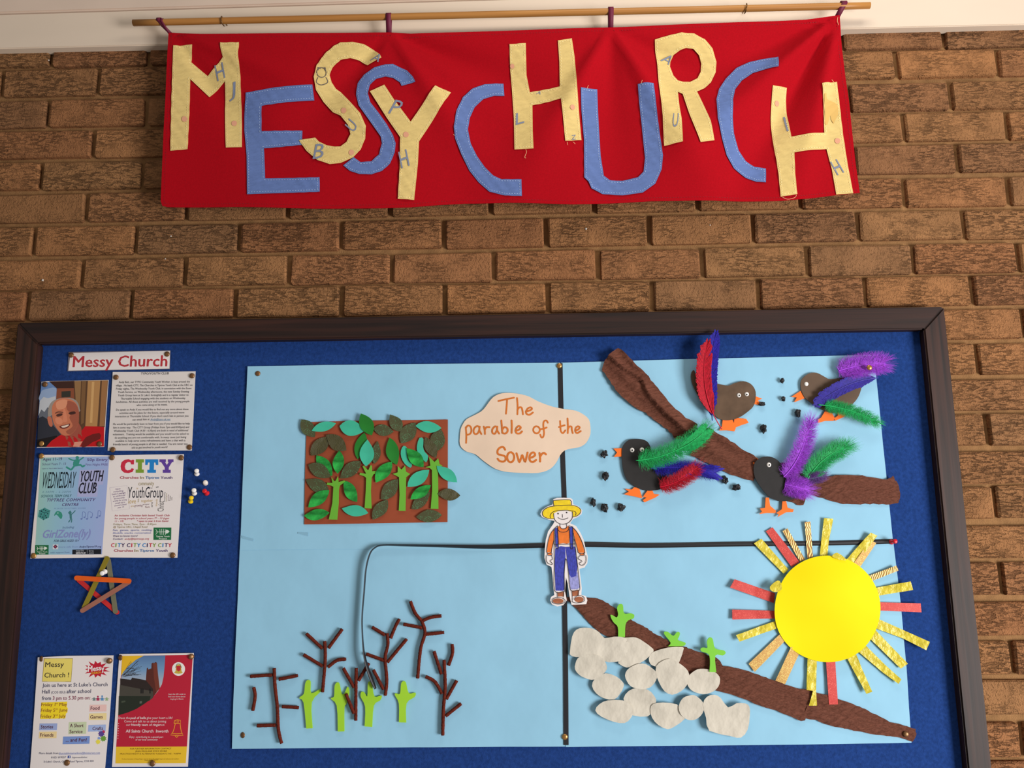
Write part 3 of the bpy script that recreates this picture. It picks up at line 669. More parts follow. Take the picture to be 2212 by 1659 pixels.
# typed notice
r = curl(16, 10, .0016, 1.0)
nt = sheet('typed_notice', K1([(1018, 352), (1500, 350), (2005, 343), (1985, 800), (1962, 1290), (1400, 1292), (955, 1292), (990, 800)]), DP, mat('typing_paper', (226, 218, 214), .65), None, r, .0005, .012)
lab(nt, 'white sheet of small typed black paragraphs beside the portrait photo', 'notice')
dk = ink((52, 50, 56))
text(K1, 'TYPO/YOUTH CLUB', 1352, 384, 1686, 380, 25, DP, dk, nt, sh(r, 1), .02)
NL = [(1090, 1938, 482, 'Andy Butt, our TYPO Community Youth Worker, is busy around the'), (1055, 1968, 522, 'village.  He leads CITY, The Churches in Tiptree Youth Club at the URC on'), (1057, 1958, 561, 'Friday nights, The Wednesday Youth Club, in association with the Essex'), (1080, 1928, 601, 'Youth Service, on Wednesday afternoons, the new Sunday Evening'), (1080, 1922, 640, "Youth Group here at St Luke's fortnightly and is a regular visitor to"), (1112, 1885, 679, 'Thurstable School engaging with the students on Wednesday'), (1057, 1933, 718, 'lunchtimes. All these activities are well received by the young people'), (1302, 1672, 756, 'who come along or he meets.'), (1057, 1922, 811, 'Do speak to Andy if you would like to find out any more about these'), (1097, 1873, 851, 'activities and his plans for the future, especially around more'), (1045, 1922, 891, "interaction at Thurstable School. If you don't catch him in person you"), (1252, 1458, 931, 'can email him at'), (1020, 1938, 983, 'He would be particularly keen to hear from you if you would like to help'), (1022, 1930, 1025, 'him in some way.  The CITY Group (Fridays from 7pm until 8:45pm) and'), (1030, 1918, 1064, 'Wednesday Youth Club (4:30 - 6:30pm) are both in need of additional'), (1017, 1927, 1105, 'volunteers.  Training would be available and you would not be asked to'), (1040, 1897, 1145, 'do anything you are not comfortable with. In many cases just being'), (1050, 1885, 1184, 'available to help serve some refreshments and have a chat with a'), (1020, 1912, 1225, 'friendly bunch of young people is all that is needed. You are never too'), (1243, 1672, 1264, 'old to get involved in youth work!')]
for x0, x1, y, s in NL: text(K1, s, x0, y + 3, x1, y - 4, 23, DP, dk, nt, sh(r, 1), .008, .04)
text(K1, 'Andy@typo.uk.net', 1466, 930, 1707, 929, 23, DP, ink((70, 130, 170)), nt, sh(r, 1), .005, .15)
strokes('underline', [K1([(1466, 936), (1707, 934)])], .6, DP, ink((70, 130, 170)), nt, sh(r, 1), 0)
for p, t in (((1055, 415), 'top left'), ((1963, 397), 'top right'), ((1017, 1280), 'bottom left'), ((1932, 1250), 'bottom right')):
    pin(K1([p])[0], DP + .0016, 'brown brass pin at the %s corner of the typed notice' % t)
# double youth poster
r = lambda x, z: .0012 * (1 + math.sin(x * 18 + 2.2)) + .0006 * math.sin(z * 22)
yp = sheet('youth_poster', K2([(190, 66), (600, 66), (985, 73), (1400, 63), (1828, 58), (1792, 640), (1755, 1236), (1350, 1236), (925, 1232), (500, 1240), (85, 1246), (140, 640)]), DP, M_WHITE, None, r, .0006, .012)
lab(yp, 'wide white sheet with a pale blue poster and a multicoloured poster side by side', 'poster')
gm = gradient_print('pale_blue_green_print', [(0, (160, 206, 196)), (.3, (150, 196, 216)), (.65, (152, 184, 226)), (1, (162, 178, 226))])
shp(K2, [(200, 98), (985, 84), (905, 1197), (138, 1203)], 0, None, yp, r, 'poster_background', 0, .012, gm)
shp(K2, [(650, 240), (930, 230), (915, 405), (860, 410), (850, 545), (620, 545)], 1, (176, 180, 222), yp, r, step=.02)
def y(s, x0, y0, x1, y1, h, c, l=2, b=0.0, shr=0.0, sp=1.0): text(K2, s, x0, y0, x1, y1, h, DP, ink(c), yp, sh(r, l), b, shr, sp=sp)
pu = (84, 70, 120); tl = (66, 128, 132); dp = (60, 40, 92)
y('Ages 11-19', 225, 133, 447, 128, 32, pu, b=.01); y('School Years 7 - 13', 220, 185, 490, 180, 25, pu); y('(open to Year 6 after Easter)', 217, 229, 452, 225, 13, pu)
y('50p Entry', 733, 138, 965, 137, 32, (92, 70, 130), b=.01); y('First Night FREE', 717, 190, 968, 188, 24, (100, 80, 140))
y('WEDNESDAY', 218, 446, 600, 441, 180, (18, 36, 46), 3, -.008, .2); y('YOUTH', 655, 371, 918, 364, 118, (20, 20, 36), 3, .028, .25); y('CLUB', 635, 504, 838, 500, 118, (20, 20, 36), 3, .028, .25)
y('4:30PM - 6:30PM', 218, 502, 547, 500, 24, (110, 150, 170), shr=.25, sp=1.3); y('SCHOOL TERM ONLY', 205, 550, 558, 546, 28, (60, 110, 120), shr=.25, b=.01)
y('TIPTREE COMMUNITY', 275, 596, 830, 592, 31, (84, 62, 120), shr=.25, b=.02, sp=1.15); y('CENTRE', 448, 648, 640, 646, 31, (84, 62, 120), shr=.25, b=.02, sp=1.15)
y('IN EASTER TO OCTOBER, SCH HRS', 357, 684, 720, 680, 14, (120, 150, 190), shr=.2, sp=1.2)
y('Including', 455, 905, 590, 900, 25, (80, 110, 150), shr=.3); y('GirlZone(ly)', 228, 1012, 775, 1000, 88, (140, 150, 206), b=.03, shr=.25); y('FOR GIRLS AGED 15+', 357, 1058, 642, 1055, 25, (52, 60, 92), shr=.25, b=.01)
y('more info from', 412, 1123, 636, 1120, 18, (120, 140, 190), shr=.15); y('AndyeTiptreeYP.org', 646, 1121, 897, 1118, 20, (50, 50, 100), shr=.2, b=.02); y('with support from', 318, 1187, 535, 1182, 20, (96, 120, 160), shr=.2)
def ys(pts, c, l=2, sm=0): shp(K2, pts, l, c, yp, r, 'printed_shape', sm)
def yl(paths, w, c, l=3): strokes('printed_line', [K2(p) for p in paths], w * .19, DP, ink(c), yp, sh(r, l), 2)
jg = (58, 150, 136)
ys(ell(622, 100, 20, 20, 14), jg); ys([(590, 122), (650, 120), (640, 170), (655, 185), (600, 200), (572, 180)], jg, 2, 2)
yl([[(590, 130), (560, 125), (525, 108)], [(645, 128), (670, 112), (690, 98)]], 14, jg); yl([[(590, 190), (570, 215), (550, 236), (525, 222), (500, 208)], [(620, 185), (660, 182), (680, 200), (702, 190)]], 20, jg)
yl([[(240, 680), (252, 668)]], 4, tl)
ys([(250, 668), (314, 700), (300, 780), (236, 808), (172, 770), (188, 698)], (70, 150, 146)); yl([[(188, 698), (248, 725), (314, 700)], [(248, 725), (236, 808)]], 5, (26, 60, 74))
for q in ((240, 690), (262, 700), (215, 705), (210, 740), (225, 775), (200, 765), (262, 760), (285, 735), (270, 780)): ys(ell(q[0], q[1], 7, 7, 8), (20, 40, 56), 4)
ys([(360, 750), (380, 715), (405, 705), (440, 720), (455, 760), (440, 797), (415, 775), (385, 745), (365, 760)], (58, 150, 130), 2, 2); ys(ell(402, 728, 8, 8, 8), (170, 210, 210), 3)
ys(ell(545, 722, 14, 14, 10), tl); ys([(535, 735), (560, 735), (562, 780), (538, 785)], tl, 2, 1); yl([[(540, 740), (525, 725), (545, 705)], [(560, 742), (580, 725), (600, 702)], [(545, 780), (545, 805), (527, 830)], [(556, 780), (562, 805), (558, 832)]], 10, tl)
for qx, qy, w2 in ((672, 795, 34), (735, 795, 48), (848, 780, 30)):
    ys(ell(qx, qy, 12, 9, 10), (110, 130, 190)); yl([[(qx + 10, qy), (qx + 14, qy - 80), (qx + 14 + w2, qy - 65), (qx + 8 + w2, qy - 20)]], 5, (110, 130, 190)); ys(ell(qx + w2, qy - 18, 11, 8, 10), (110, 130, 190))
def fish_logo(x0, y0, x1, y1):
    w, h = x1 - x0, y1 - y0; q = lambda u, v: (x0 + u * w, y0 + v * h); wh = (226, 236, 226)
    ys([q(0, 0), q(1, 0), q(.985, 1), q(-.01, 1)], (24, 108, 62), 3)
    yl([[q(.12, .36), q(.7, .34)], [q(.12, .15), q(.22, .36), q(.12, .55)]], 5, wh, 4)
    for u in (.35, .45, .55, .65): yl([[q(u, .12 + .1 * abs(u - .5)), q(u + .02, .58 - .1 * abs(u - .5))]], 5, wh, 4)
    ys([q(.7, .16), q(.9, .32), q(.7, .5)], wh, 4, 2)
    a, b2 = q(.12, .77), q(.9, .77); y('Tiptree Youth', *a, *b2, h * .12, wh, 5, .02); a, b2 = q(.3, .95), q(.75, .95); y('Project', *a, *b2, h * .12, wh, 5, .02)
fish_logo(142, 1093, 298, 1200); fish_logo(1487, 893, 1688, 1034)
ys([(345, 1085), (408, 1085), (404, 1140), (343, 1140)], (226, 222, 230), 3); ys([(376, 1086), (402, 1110), (374, 1134), (348, 1110)], (50, 40, 84), 4); ys(ell(375, 1110, 11, 11, 10), (190, 60, 70), 5)
ys([(570, 1144), (897, 1138), (895, 1195), (568, 1197)], (22, 24, 34), 3); y('YOUTH', 608, 1168, 697, 1166, 20, (200, 205, 215), 5); y('SERVICE', 608, 1193, 720, 1191, 20, (235, 235, 240), 5, .02)
yl([[(738, 1145), (738, 1188)]], 3, (190, 190, 200), 5)
for i, s in enumerate(('Essex', 'Youth', 'Service')): y(s, 758, 1160 + i * 15, 812, 1159 + i * 15, 11, (200, 205, 215), 5)
# right hand poster
cr_, cg, cb, cp = (206, 44, 70), (126, 160, 52), (32, 132, 206), (98, 64, 158)
ys([(1265, 122), (1262, 176), (1232, 176), (1222, 150), (1195, 148), (1170, 165), (1160, 200), (1168, 232), (1190, 244), (1225, 236), (1236, 218), (1264, 226), (1245, 262), (1200, 274), (1150, 268), (1120, 238), (1112, 196), (1124, 150), (1160, 122), (1205, 116), (1235, 130), (1240, 122)], cr_, 2)
def slab(x0, x1, kind, c, y0=117, y1=270):
    w = x1 - x0
    if kind == 'I': P = [(0, 0), (1, 0), (1, .24), (.76, .24), (.74, .76), (.98, .76), (.98, 1), (-.02, 1), (-.02, .76), (.24, .76), (.26, .24), (0, .24)]
    if kind == 'T': P = [(0, 0), (1, 0), (1, .42), (.82, .42), (.78, .24), (.68, .24), (.66, .78), (.82, .78), (.82, 1), (.16, 1), (.16, .78), (.32, .78), (.34, .24), (.22, .24), (.18, .42), (0, .42)]
    if kind == 'Y': P = [(0, 0), (.46, 0), (.46, .2), (.4, .2), (.53, .42), (.66, .2), (.6, .2), (.6, 0), (1, 0), (1, .2), (.9, .2), (.66, .6), (.66, .78), (.8, .78), (.8, 1), (.24, 1), (.24, .78), (.38, .78), (.38, .6), (.12, .2), (0, .2)]
    ys([(x0 + u * w, y0 + v * (y1 - y0)) for u, v in P], c, 2)
slab(1284, 1376, 'I', cg); slab(1390, 1537, 'T', cb); slab(1550, 1710, 'Y', cp)
for yy, xs in ((338, ((1103, 1315), (1330, 1375), (1390, 1548), (1562, 1697))), (1168, ((1037, 1255), (1270, 1315), (1328, 1493), (1510, 1645)))):
    for (a, b2), s, c in zip(xs, ('Churches', 'In', 'Tiptree', 'Youth'), ((176, 56, 74), (150, 130, 80), (50, 110, 170), (74, 48, 112))): y(s, a, yy, b2, yy - 1, 27, c, 2, .025)
ol, gd = (150, 134, 70), (196, 164, 92); dk2 = (34, 36, 48)
y('community', 1313, 414, 1487, 412, 44, ol, b=-.005); y('YouthGroup', 1190, 556, 1590, 551, 122, dk2, b=-.006); y('love', 1200, 620, 1285, 619, 52, gd); y('together', 1345, 606, 1475, 600, 30, gd)
y('growing', 1270, 656, 1360, 652, 26, (130, 90, 100)); y('grow', 1230, 656, 1266, 655, 16, gd); y('fun', 1390, 670, 1440, 668, 22, (130, 90, 90)); y('prayer', 1365, 636, 1440, 633, 14, (120, 90, 110)); y('Christ', 1600, 708, 1602, 590, 70, (90, 88, 84)); y('serve', 1476, 660, 1478, 605, 26, (90, 84, 80)); y('friends', 1528, 650, 1530, 570, 22, gd); y('faith', 1318, 606, 1322, 565, 16, ol)
for i, (s, c) in enumerate((('discipleship', dk2), ('inclusive', ol), ('worship', (120, 90, 100)), ('hope', dk2), ('safe', (130, 120, 120)))): y(s, 1616 + i * 20, 600 - i * 4, 1618 + i * 20, 490 + i * 14, 14, c)
y('God', 1448, 450, 1470, 449, 14, dk2); y('all', 1510, 440, 1540, 439, 16, dk2); y('joy', 1292, 455, 1310, 454, 20, gd)
strokes('printed_line', [K2([(990, 440), (1185, 415), (1215, 680), (1020, 705), (990, 440)])], .4, DP, ink((190, 180, 200)), yp, sh(r, 2), 0)
for i, s in enumerate(('Now', 'including', 'Late Lounge', 'an additional', 'bi-monthly', 'activity for young', 'people up to', 'around school', 'year 13')):
    hw = (28, 56, 76, 68, 60, 78, 56, 68, 36)[i]; cx = 1085 + i * 4; cy = 462 + i * 26; y(s, cx - hw, cy + hw * .13, cx + hw, cy - hw * .13, 17, (120, 90, 140), 2, .01 if i == 2 else 0, .1)
rd = (186, 52, 76)
for s, x0, x1, yy, c, b2 in (('An inclusive Christian faith based Youth Club', 1045, 1668, 765, rd, .015), ('for young people in school years 7* - 13 (ages', 1048, 1662, 798, rd, .01), ('11 - 18)', 1050, 1148, 830, rd, 0), ('* open to year 6 from Easter', 1298, 1660, 829, rd, .015), ('Fridays, Term Time, 7pm - 8:45pm', 1033, 1517, 865, (150, 138, 90), .005), ('@ Tiptree URC, Chapel Road', 1033, 1417, 896, (160, 140, 96), .005), ('Fun,  games,  sports,  cooking,', 1028, 1470, 931, (96, 106, 176), .01), ('lifeskills, snacks, conversation', 1028, 1458, 964, (120, 130, 190), .005), ('Want to know more?', 1028, 1308, 998, (74, 48, 112), .015), ('Contact:', 1028, 1142, 1032, (74, 48, 112), .015), ('andy@tiptreeyp.org', 1160, 1435, 1031, rd, .01)):
    y(s, x0, yy + 1, x1, yy - 1, 20, c, 2, b2, .1)
pal = [cr_, cg, cb, dp]
for gi, gx in enumerate((1005, 1183, 1358, 1535)):
    for i, ch in enumerate('CITY'):
        ws = (0, 50, 74, 114); wd_ = (40, 12, 38, 42); y(ch, gx + ws[i], 1115, gx + ws[i] + wd_[i], 1115, 42, pal[(i + gi * 3) % 4], 2, .03)
for p, t, k in (((208, 80), 'top left corner', 'bright'), ((1012, 97), 'top middle', 'old'), ((1798, 100), 'top right corner', 'old'), ((120, 1215), 'bottom left corner', 'bright'), ((1702, 1208), 'bottom right corner', 'old')):
    pin(K2([p])[0], DP + .0024, 'brass pin at the %s of the wide double poster' % t, k)
for b_, h_, c, t in (((1978, 285), (1974, 240), (240, 236, 232), 'white push pin highest in the cluster right of the double poster'), ((2076, 388), (2072, 378), (232, 222, 212), 'white push pin seen end-on at the right of the pin cluster'), ((1950, 505), (1942, 462), (240, 236, 232), 'white push pin directly above the yellow push pin'), ((2092, 505), (2060, 474), (214, 36, 44), 'red push pin beside the cluster of white push pins'), ((1906, 598), (1915, 540), (238, 200, 24), 'yellow push pin lowest in the pin cluster')):
    push_pin(K2([b_])[0], K2([h_])[0], D_BOARD, c, t)
# craft stick star
st = thing('craft_stick_star', W(*K4([(520, 560)])[0], D_BOARD), 'five-pointed star of coloured craft sticks pinned below the double poster', 'star')
for nm, a, b2, hw, lv, c in (('red', (225, 470), (828, 978), 36, 0, (204, 44, 46)), ('green', (690, 150), (802, 965), 37, 1, (118, 116, 92)), ('olive', (668, 120), (305, 905), 37, 2, (140, 124, 32)), ('pink', (278, 952), (1012, 500), 36, 3, (164, 106, 88)), ('orange', (187, 433), (1016, 480), 39, 4, (232, 96, 20))):
    dx, dy = b2[0] - a[0], b2[1] - a[1]; th = math.atan2(dy, dx); P = []
    for k in range(9): P.append((b2[0] + hw * math.cos(th - math.pi / 2 + k * math.pi / 8), b2[1] + hw * math.sin(th - math.pi / 2 + k * math.pi / 8)))
    for k in range(9): P.append((a[0] + hw * math.cos(th + math.pi / 2 + k * math.pi / 8), a[1] + hw * math.sin(th + math.pi / 2 + k * math.pi / 8)))
    sheet('craft_stick', K4(P), D_BOARD + .003 + lv * .0019, mat('craft_stick_' + nm, c, .6, 0, .08, 40), st, th=.0018)
push_pin(K4([(640, 330)])[0], K4([(592, 360)])[0], D_BOARD + .004, (240, 236, 236), 'white push pin holding the craft stick star')
# rainbow of activities poster (lower left)
r = lambda x, z: .0014 * (1 + math.sin(x * 24 + z * 6)) + .0008 * math.cos(z * 19)
mp_ = sheet('activity_poster', K3([(195, 172), (560, 153), (1137, 150), (1090, 850), (1030, 1600), (560, 1600), (92, 1600), (145, 850)]), DP, M_WHITE, None, r, .0006, .012)
lab(mp_, 'white poster with a yellow title box, red splat logo and coloured word boxes', 'poster')
def ms(pts, c, l=1, sm=0, stp=None): return shp(K3, pts, l, c, mp_, r, 'printed_shape', sm, stp)
def mt(s, x0, y0, x1, y1, h, c, b=0.0, l=3, shr=0.0): text(K3, s, x0, y0, x1, y1, h, DP, ink(c), mp_, sh(r, l), b, shr)
def ml(paths, w, c, l=4): strokes('printed_line', [K3(p) for p in paths], w * .172, DP, ink(c), mp_, sh(r, l), 0)
nv = (48, 52, 92); mn = (136, 40, 76)
ms([(277, 187), (630, 187), (608, 478), (250, 475)], (240, 220, 112), stp=.015); ml([[(277, 187), (630, 187), (608, 478), (250, 475), (277, 187)]], 5, (150, 130, 60))
mt('Messy', 287, 293, 520, 289, 60, (44, 38, 40), .012); mt('Church !', 275, 426, 582, 422, 60, (44, 38, 40), .012)
sp = []
for k in range(26):
    a = k / 26 * 2 * math.pi; rr = (1.0 if k % 2 else .62) * (1 + .1 * math.sin(k * 2.3)); sp.append((925 + 160 * rr * math.cos(a), 325 + 112 * rr * math.sin(a)))
ms(sp, (196, 26, 52), 1, 2)
for i, (ch, x, yv, h2) in enumerate((('M', 815, 355, 72), ('e', 880, 348, 62), ('s', 915, 340, 60), ('s', 950, 338, 62), ('y', 985, 350, 66))): mt(ch, x, yv, x + (58 if i == 0 else 36), yv - 4, h2, (244, 240, 240), .035)
mt('CHURCH', 858, 385, 975, 375, 24, (240, 196, 40), .03)
mt("Join us here at St Luke's Church", 250, 546, 1060, 536, 46, nv, .006); mt('Hall', 247, 626, 340, 625, 46, nv, .006); mt('(CO5 0SU)', 360, 627, 538, 625, 30, nv); mt('after school', 552, 624, 853, 620, 46, nv, .006)
mt('from', 243, 709, 358, 708, 46, nv, .006); mt('3 pm to 5.30 pm on:', 380, 708, 845, 703, 46, mn, .006)
for k, (x, c) in enumerate(((893, (110, 130, 130)), (940, (176, 50, 90)), (993, (96, 150, 200)), (1050, (150, 180, 130)))):
    hh = (40, 66, 72, 40)[k]; ms([(x - 12, 725 - hh * .62), (x + 12, 725 - hh * .62), (x + 20, 718), (x - 20, 718)], c, 1); ms(ell(x, 722 - hh * .8, 11, 12, 10), c, 2); ml([[(x - 12, 690), (x - 30, 700)], [(x + 12, 690), (x + 30, 698)]], 5, c)
ms([(235, 738), (560, 730), (555, 800), (567, 808), (562, 868), (545, 878), (538, 940), (222, 947)], (252, 222, 40), stp=.015)
for yv, a_, sup, b2, xs in ((785, 'Friday 1', 'st', 'May', (235, 412, 416, 446, 462, 558)), (857, 'Friday 5', 'th', 'June', (231, 410, 413, 445, 460, 562)), (932, 'Friday 3', 'rd', 'July', (226, 404, 408, 440, 455, 540))):
    mt(a_, xs[0], yv, xs[1], yv - 2, 40, (150, 84, 40), .006); mt(sup, xs[2], yv - 26, xs[3], yv - 26, 20, (150, 84, 40)); mt(b2, xs[4], yv - 2, xs[5], yv - 4, 40, (150, 84, 40), .006)
for q, c in (([(838, 772), (1048, 768), (1046, 855), (832, 857)], (240, 200, 194)), ([(833, 880), (1048, 876), (1046, 962), (828, 962)], (244, 222, 160)), ([(215, 1003), (438, 1001), (432, 1086), (208, 1088)], (160, 176, 222)), ([(210, 1108), (432, 1104), (428, 1186), (204, 1190)], (244, 218, 160)), ([(582, 988), (800, 984), (796, 1134), (576, 1138)], (204, 216, 178)), ([(824, 1024), (1040, 1020), (1036, 1104), (818, 1108)], (166, 186, 232)), ([(512, 1167), (842, 1163), (838, 1258), (506, 1262)], (124, 152, 214))): ms(q, c)
for s, x0, yv, x1 in (('Food', 848, 834, 960), ('Games', 843, 944, 1000), ('Stories', 228, 1066, 385), ('Friends', 220, 1168, 390), ('A Short', 593, 1051, 763), ('Service', 588, 1126, 752), ('Crafts', 873, 1089, 1005), ('... and Fun!', 545, 1231, 803)): mt(s, x0, yv, x1, yv - 2, 42, (92, 44, 62), .018)
for (cx, cy, ra, c) in ((985, 1135, 45, (90, 70, 150)), (1010, 1110, 24, (196, 40, 90)), (1010, 1195, 42, (110, 164, 60)), (945, 1235, 34, (240, 226, 80)), (955, 1190, 20, (130, 160, 220))):
    ms([(cx + ra * (1 if k % 2 else .66) * math.cos(k * math.pi / 9), cy + ra * (1 if k % 2 else .66) * math.sin(k * math.pi / 9)) for k in range(18)], c, 2)
gy = (104, 104, 128)
mt('More details from', 210, 1388, 455, 1386, 24, gy, .006); mt('thurstableteamadmin@btinternet.com', 460, 1388, 970, 1385, 24, (110, 130, 196)); ml([[(460, 1394), (970, 1391)]], 2.5, (110, 130, 196)); mt('01621 819557', 363, 1440, 550, 1438, 24, gy, .006, 3, .1)
ms([(572, 1406), (607, 1405), (605, 1438), (570, 1439)], (52, 78, 160), 2); mt('f', 585, 1437, 599, 1437, 26, (236, 236, 240), .02, 4); mt('/tiptreestlukes', 622, 1439, 812, 1437, 24, gy, 0, 3, .15); mt("St Luke's Church, Church Road Tiptree, CO5 0SU", 270, 1491, 893, 1487, 22, gy, .004)
for p, t, ti in (((232, 192), 'top left corner', (0, -.6)), ((1085, 218), 'top right corner', (.2, .5)), ((553, 1500), 'bottom middle', (0, 0))): pin(K3([p])[0], DP + .003, 'brown brass pin at the %s of the splat logo poster' % t, 'old', ti)
# bell ringers poster
r = lambda x, z: .0012 * (1 + math.sin(x * 20 - 1)) + .0007 * math.cos(z * 16)
bp_ = sheet('bell_poster', K3([(1212, 132), (1680, 125), (2152, 118), (2118, 800), (2076, 1546), (1600, 1550), (1115, 1555), (1165, 800)]), DP, M_WHITE, None, r, .0006, .012)
lab(bp_, 'red and yellow poster with a church picture and a gold bell outline', 'poster')
def bs(pts, c, l=1, sm=0, stp=None): return shp(K3, pts, l, c, bp_, r, 'printed_shape', sm, stp)
def bt(s, x0, y0, x1, y1, h, c, b=0.0, l=6, shr=0.0): text(K3, s, x0, y0, x1, y1, h, DP, ink(c), bp_, sh(r, l), b, shr)
def bl(paths, w, c, l=6, sm=0): strokes('printed_line', [K3(p) for p in paths], w * .172, DP, ink(c), bp_, sh(r, l), sm)
RD, YE = (190, 30, 56), (238, 190, 40)
bs([(1248, 156), (2142, 140), (2066, 1293), (1170, 1299)], RD, 0, stp=.012)
bs([(1248, 156), (1522, 152), (1480, 190), (1400, 260), (1235, 400)], YE, 1)
arc = [(1522, 152), (1795, 148), (1785, 290), (1772, 420), (1752, 510), (1700, 600), (1630, 680), (1540, 750), (1430, 820), (1320, 866), (1200, 902), (1218, 640), (1238, 400), (1265, 355), (1330, 280), (1420, 205)]
shp(K3, arc, 2, None, bp_, r, 'printed_sky', 0, .012, gradient_print('evening_sky_print', [(0, (120, 130, 140)), (.45, (196, 196, 200)), (.75, (120, 160, 200)), (1, (84, 120, 170))], (0, 0, 1)))
for k in range(16):
    x0, y0 = 1240 + random.uniform(0, 40), 400 + random.uniform(-20, 20); a = -random.uniform(.15, 1.1); L = random.uniform(140, 270)
    p1 = (x0 + L * .5 * math.cos(a) + random.uniform(-8, 8), y0 + L * .5 * math.sin(a)); p2 = (x0 + L * math.cos(a), y0 + L * math.sin(a) + random.uniform(-5, 25))
    bl([[(x0, y0), p1, p2], [p1, (p1[0] + 40, p1[1] - 30 + random.uniform(0, 50))]], 3.5, (48, 44, 50), 3, 2)
bs([(1548, 470), (1560, 310), (1575, 300), (1578, 325), (1618, 310), (1620, 250), (1640, 235), (1650, 248), (1668, 230), (1690, 240), (1695, 300), (1702, 380), (1725, 560), (1640, 670), (1550, 600)], (92, 42, 34), 3)
bs([(1640, 245), (1690, 245), (1700, 380), (1722, 560), (1680, 620), (1650, 420)], (120, 56, 42), 4)
bs([(1225, 440), (1360, 455), (1375, 428), (1548, 460), (1640, 570), (1640, 600), (1225, 520)], (46, 36, 34), 6)
bs([(1222, 515), (1400, 545), (1640, 568), (1640, 680), (1590, 720), (1208, 720)], (74, 70, 62), 5)
bs([(1208, 660), (1610, 660), (1600, 704), (1540, 750), (1430, 820), (1320, 866), (1200, 902)], (36, 44, 34), 7)
for x in (1482, 1505, 1595): bs([(x, 565), (x + 14, 566), (x + 14, 625), (x, 625)], (18, 18, 20), 8)
bs([(1240, 720), (1290, 715), (1290, 735), (1240, 745)], (70, 78, 64), 9); bs([(1470, 725), (1500, 720), (1500, 750), (1470, 755)], (96, 100, 90), 9)
bs(ell(1962, 318, 82, 86, 32), (244, 240, 236), 2); bs([(1905, 365), (1925, 345), (1930, 290), (1950, 262), (1978, 262), (1995, 290), (2000, 345), (2015, 365), (1962, 378)], (206, 176, 70), 3, 2); bs([(1935, 280), (1990, 280), (1988, 330), (1962, 350), (1937, 330)], (200, 44, 50), 4, 1); bl([[(1925, 300), (1940, 262), (1962, 252), (1985, 262), (1998, 300)]], 6, (70, 120, 80), 5, 2)
wt = (240, 214, 216)
for s, x0, x1, yv in (('Scan the QR code to', 1835, 2050, 641), ('find out more about', 1833, 2048, 672), ('ringing in Essex', 1855, 2025, 702)): bt(s, x0, yv + 1, x1, yv - 1, 18, wt, .004)
for s, x0, x1, yv, h, b2 in (('Does the', 1203, 1345, 948, 28, 0), ('peal of bells', 1352, 1548, 947, 28, .025), ('give your heart a lift?', 1558, 1885, 945, 28, 0), ('Come and talk to us about joining', 1273, 1805, 990, 28, 0), ('our', 1297, 1350, 1034, 28, 0), ('friendly team of ringers', 1358, 1748, 1033, 28, .025), ('at', 1757, 1784, 1031, 28, 0), ('All Saints Church  Inworth', 1292, 1833, 1116, 36, .025), ('Enjoy  contributing to a special part', 1338, 1768, 1184, 24, 0), ('of our local community', 1415, 1698, 1218, 24, 0)):
    bt(s, x0, yv + 1, x1, yv - 1, h, (246, 224, 226), b2, shr=.12 if h == 24 else 0)
gb = (240, 160, 50)
bl([[(1905, 1000), (1912, 965), (1945, 955), (1985, 962), (1985, 1002), (1905, 1000)], [(1920, 1005), (1908, 1060), (1890, 1110), (1862, 1145), (1935, 1155), (2020, 1150), (1998, 1110), (1988, 1060), (1982, 1005)], [(1875, 1125), (1940, 1132), (2008, 1126)], [(1920, 1160), (1938, 1178), (1955, 1160)]], 9, gb, 6)
bl([[(1925, 965), (1930, 990)], [(1945, 962), (1945, 992)], [(1962, 965), (1960, 990)]], 6, gb, 6)
for k in range(7): bs(ell(1202 - k * 1.6, 1005 + k * 31, 5, 5, 8), (250, 236, 236), 2)
bs([(1170, 1299), (2066, 1291), (2050, 1500), (1160, 1508)], (240, 196, 46), 2, 0, .012)
bn_ = (120, 84, 22)
for s, x0, x1, yv, h in (('FOR FURTHER INFORMATION CONTACT', 1348, 1868, 1330, 18), ('JEAN MULLANE 07410 503460', 1412, 1815, 1361, 17), ('PRACTICE NIGHT IS ALTERNATE TUESDAYS 7:45 - 9:00PM', 1220, 1988, 1394, 17), ('The Essex Association of Change Ringers exists for the benefit of all bell ringers and welcomes new members', 1240, 1962, 1455, 9), ('Charity number 286126', 1528, 1700, 1470, 9)): bt(s, x0, yv + 2, x1, yv - 4, h, bn_, .004, 4, 0)
for p, t, ti in (((1226, 178), 'top left corner', (0, -.5)), ((2116, 165), 'top right corner', (0, .6)), ((1627, 1508), 'bottom middle', (0, 0))): pin(K3([p])[0], DP + .003, 'brown brass pin at the %s of the red bell poster' % t, 'old', ti)
